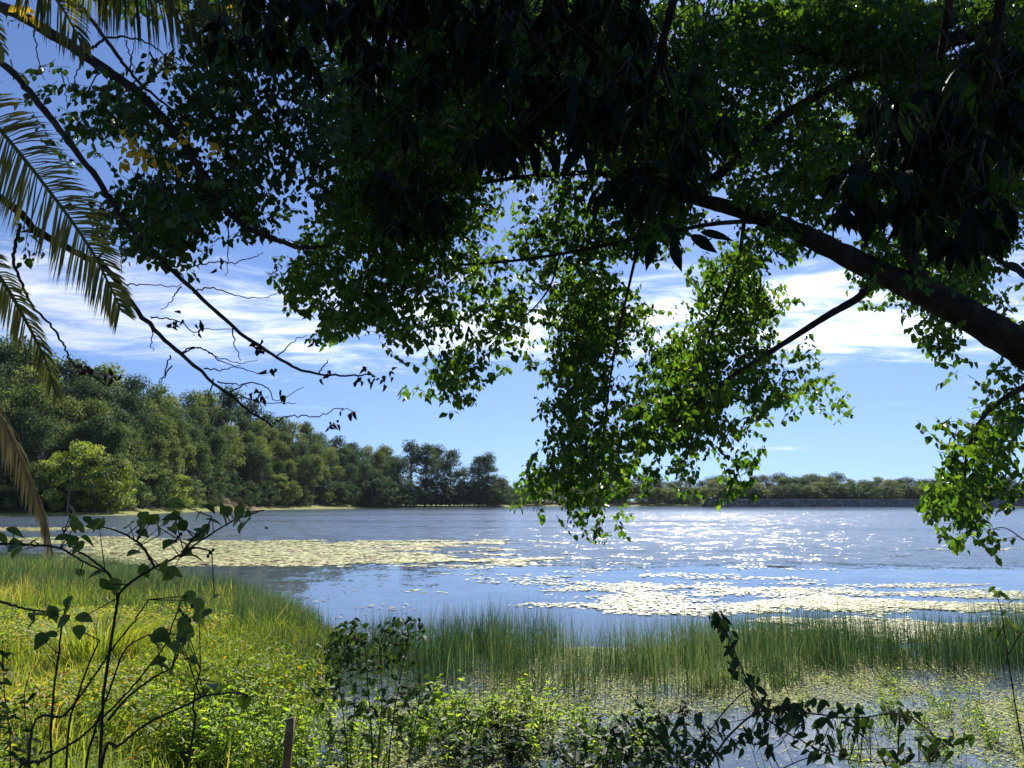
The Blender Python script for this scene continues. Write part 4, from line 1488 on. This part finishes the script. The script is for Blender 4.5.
    for (px, py, n) in [(128, 135, 2), (130, 148, 3), (122, 152, 2), (141, 151, 2), (134, 142, 2), (150, 158, 1), (185, 135, 2), (214, 145, 2), (178, 165, 1), (25, 12, 3), (160, 62, 3), (240, 12, 3)]:
        sprays(yl, yt, px + g.normal(0, 5, n), py + g.normal(0, 4, n), np.full(n, 5.0), .06, g, .5, .12, 5)
    yl.build('yellow_leaves', M['leaf_yellow'], rootC, loc=rootC.location)

    # --- tree overhead with long drooping leaves, nearest to the camera
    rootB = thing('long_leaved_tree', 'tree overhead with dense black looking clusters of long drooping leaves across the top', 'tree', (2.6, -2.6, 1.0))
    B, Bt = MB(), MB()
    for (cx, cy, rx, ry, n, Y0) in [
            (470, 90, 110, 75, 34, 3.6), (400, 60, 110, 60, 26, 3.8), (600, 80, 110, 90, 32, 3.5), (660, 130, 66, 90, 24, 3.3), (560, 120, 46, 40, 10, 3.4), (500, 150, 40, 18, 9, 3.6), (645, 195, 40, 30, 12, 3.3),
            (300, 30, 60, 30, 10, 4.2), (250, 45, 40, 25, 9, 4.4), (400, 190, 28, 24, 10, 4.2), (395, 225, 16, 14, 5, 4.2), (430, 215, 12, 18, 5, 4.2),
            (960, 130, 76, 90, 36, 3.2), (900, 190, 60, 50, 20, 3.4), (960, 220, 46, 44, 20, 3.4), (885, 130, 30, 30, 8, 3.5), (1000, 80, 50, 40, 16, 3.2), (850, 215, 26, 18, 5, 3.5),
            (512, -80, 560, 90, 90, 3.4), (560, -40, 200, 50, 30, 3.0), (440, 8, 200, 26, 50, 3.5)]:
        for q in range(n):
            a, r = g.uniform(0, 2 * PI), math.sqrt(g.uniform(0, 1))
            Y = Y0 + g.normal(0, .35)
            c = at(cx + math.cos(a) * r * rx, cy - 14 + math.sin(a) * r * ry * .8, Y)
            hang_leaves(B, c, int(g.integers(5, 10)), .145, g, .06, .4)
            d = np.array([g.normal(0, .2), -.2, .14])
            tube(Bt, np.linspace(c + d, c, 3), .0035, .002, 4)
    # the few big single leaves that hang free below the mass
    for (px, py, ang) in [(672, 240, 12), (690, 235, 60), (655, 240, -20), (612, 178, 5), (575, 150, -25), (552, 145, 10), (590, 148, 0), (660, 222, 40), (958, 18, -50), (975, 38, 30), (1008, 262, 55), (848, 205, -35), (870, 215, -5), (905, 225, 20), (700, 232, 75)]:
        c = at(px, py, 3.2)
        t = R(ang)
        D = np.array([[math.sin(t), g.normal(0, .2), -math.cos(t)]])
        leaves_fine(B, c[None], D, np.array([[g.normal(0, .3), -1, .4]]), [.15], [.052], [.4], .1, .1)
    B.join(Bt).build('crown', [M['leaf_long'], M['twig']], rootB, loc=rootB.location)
    tb = MB()
    tube(tb, spline([(2.6, -2.6, .7), (2.5, -2.5, 2.5), (2.3, -2.2, 4.2), (1.8, -1.2, 5.6), (1.2, .4, 6.3), (.6, 2.2, 6.2), (.3, 3.6, 5.6)], 6), .26, .05, 10, .03)
    tb.build('trunk', M['bark'], rootB, True, loc=rootB.location)
    for tgt in [(400, 0, 3.8), (560, 60, 3.5), (650, 90, 3.3), (940, 60, 3.3), (980, 150, 3.3), (840, 0, 3.8)]:
        b = MB()
        e = at(*tgt)
        tube(b, spline([(1.2, .4, 6.3), (np.array([1.2, .4, 6.3]) + e) / 2 + (0, 0, .35), e], 6), .06, .015, 7, .03)
        b.build('branch', M['bark'], rootB, True, loc=rootB.location)


canopy()


# ------------------------------------------------------------------ palm
def palm():
    g = np.random.default_rng(61)
    ctr = np.array([-4.0, 4.6, 5.5])
    root = thing('feather_palm', 'feather palm at the left edge with arching green fronds and one dry brown frond', 'palm tree', (-4.3, 4.7, .85))
    L0 = root.location
    tb = MB()
    tube(tb, spline([(-4.3, 4.7, .6), (-4.25, 4.7, 2.0), (-4.1, 4.65, 4.0), tuple(ctr)], 7), .2, .17, 11, .05)
    tb.build('trunk', M['bark'], root, True, loc=L0)

    def frond(pts, n, llen, wid, mat, sideax, name='frond', splay=.85, sag=.3, tmu=.45, w=.02, lenprof=((0, .5), (.3, 1), (.65, .85), (1, .32)), both=True, rr=.012):
        path = spline([tuple(ctr)] + [at(*p) for p in pts], 14)
        f0 = 14
        T = unit(np.gradient(path, axis=0))
        rb = MB()
        tube(rb, path, rr * 1.5, rr * .35, 6)
        seg = path[f0 - 4:]
        TT = T[f0 - 4:]
        fb = MB()
        for sgn in ((1, -1) if both else (1,)):
            t = np.sort(g.uniform(0, 1, n))
            al = np.concatenate([[0], np.cumsum(np.linalg.norm(np.diff(seg, axis=0), axis=1))])
            fi = np.interp(t * al[-1], al, np.arange(len(seg)))
            i0 = np.clip(fi.astype(int), 0, len(seg) - 2)
            fr = (fi - i0)[:, None]
            P = seg[i0] * (1 - fr) + seg[i0 + 1] * fr
            tg = TT[i0]
            s = unit(np.cross(tg, sideax)) * sgn
            fwd = .35 + .75 * t[:, None] ** 2
            D = unit(tg * fwd + s * splay + g.normal(0, .06, (n, 3)))
            Nn = unit(np.cross(tg, s) + s * .5 + g.normal(0, .12, (n, 3)))
            LL = llen * np.interp(t, [q[0] for q in lenprof], [q[1] for q in lenprof]) * g.uniform(.85, 1.1, n)
            strips(fb, P, D, Nn, LL, np.full(n, w) * g.uniform(.8, 1.2, n), np.clip(g.normal(tmu, .18, n), 0, 1), sag)
        o = fb.build(name, mat, root, loc=L0)
        r_ = rb.build('rachis', M['palm_dead'] if mat is M['palm_dead'] else M['palm'], None, True, loc=L0)
        r_.parent = o
        r_.location = (0, 0, 0)
        o.location = (0, 0, 0)
        return o

    view = np.array([0.25, 1.0, .1])
    frond([(-45, 85, 4.5), (0, 130, 4.5), (50, 192, 4.45), (88, 245, 4.4), (108, 282, 4.35), (122, 312, 4.3)], 190, .38, .02, M['palm'], view, sag=.25, w=.0115, tmu=.6)
    frond([(-60, 215, 4.4), (-25, 245, 4.35), (5, 285, 4.3), (28, 325, 4.3), (46, 362, 4.3), (57, 398, 4.3)], 150, .2, .014, M['palm'], view, splay=.7, sag=.4, tmu=.7, w=.010)
    frond([(-50, 375, 4.4), (-12, 405, 4.35), (10, 435, 4.3), (28, 475, 4.3), (42, 510, 4.3), (50, 545, 4.3)], 170, .17, .014, M['palm_dead'], view, splay=.3, sag=.8, tmu=.45, w=.010)
    frond([(0, -40, 4.6), (35, -25, 4.6), (58, 2, 4.6), (72, 25, 4.6), (84, 50, 4.6)], 90, .30, .014, M['palm'], view, splay=.6, sag=.35, tmu=.4, w=.012)
    frond([(40, -60, 4.7), (95, -35, 4.7), (140, -8, 4.7), (180, 14, 4.7), (218, 34, 4.7)], 100, .32, .014, M['palm'], view, splay=.75, sag=.6, tmu=.1, w=.012)
    frond([(-60, -30, 4.3), (-30, -5, 4.3), (-10, 20, 4.25), (4, 52, 4.2)], 40, .2, .012, M['palm'], view, splay=.6, sag=.4, tmu=.7, w=.012)
    frond([(60, -70, 4.4), (130, -50, 4.4), (190, -25, 4.4), (240, 10, 4.4)], 90, .4, .016, M['palm'], view, splay=.8, sag=.7, tmu=.05, w=.013)
    frond([(-120, 150, 4.4), (-70, 250, 4.3), (-30, 330, 4.2), (-8, 400, 4.2)], 80, .3, .014, M['palm'], view, splay=.7, sag=.4, tmu=.5, w=.012)


palm()
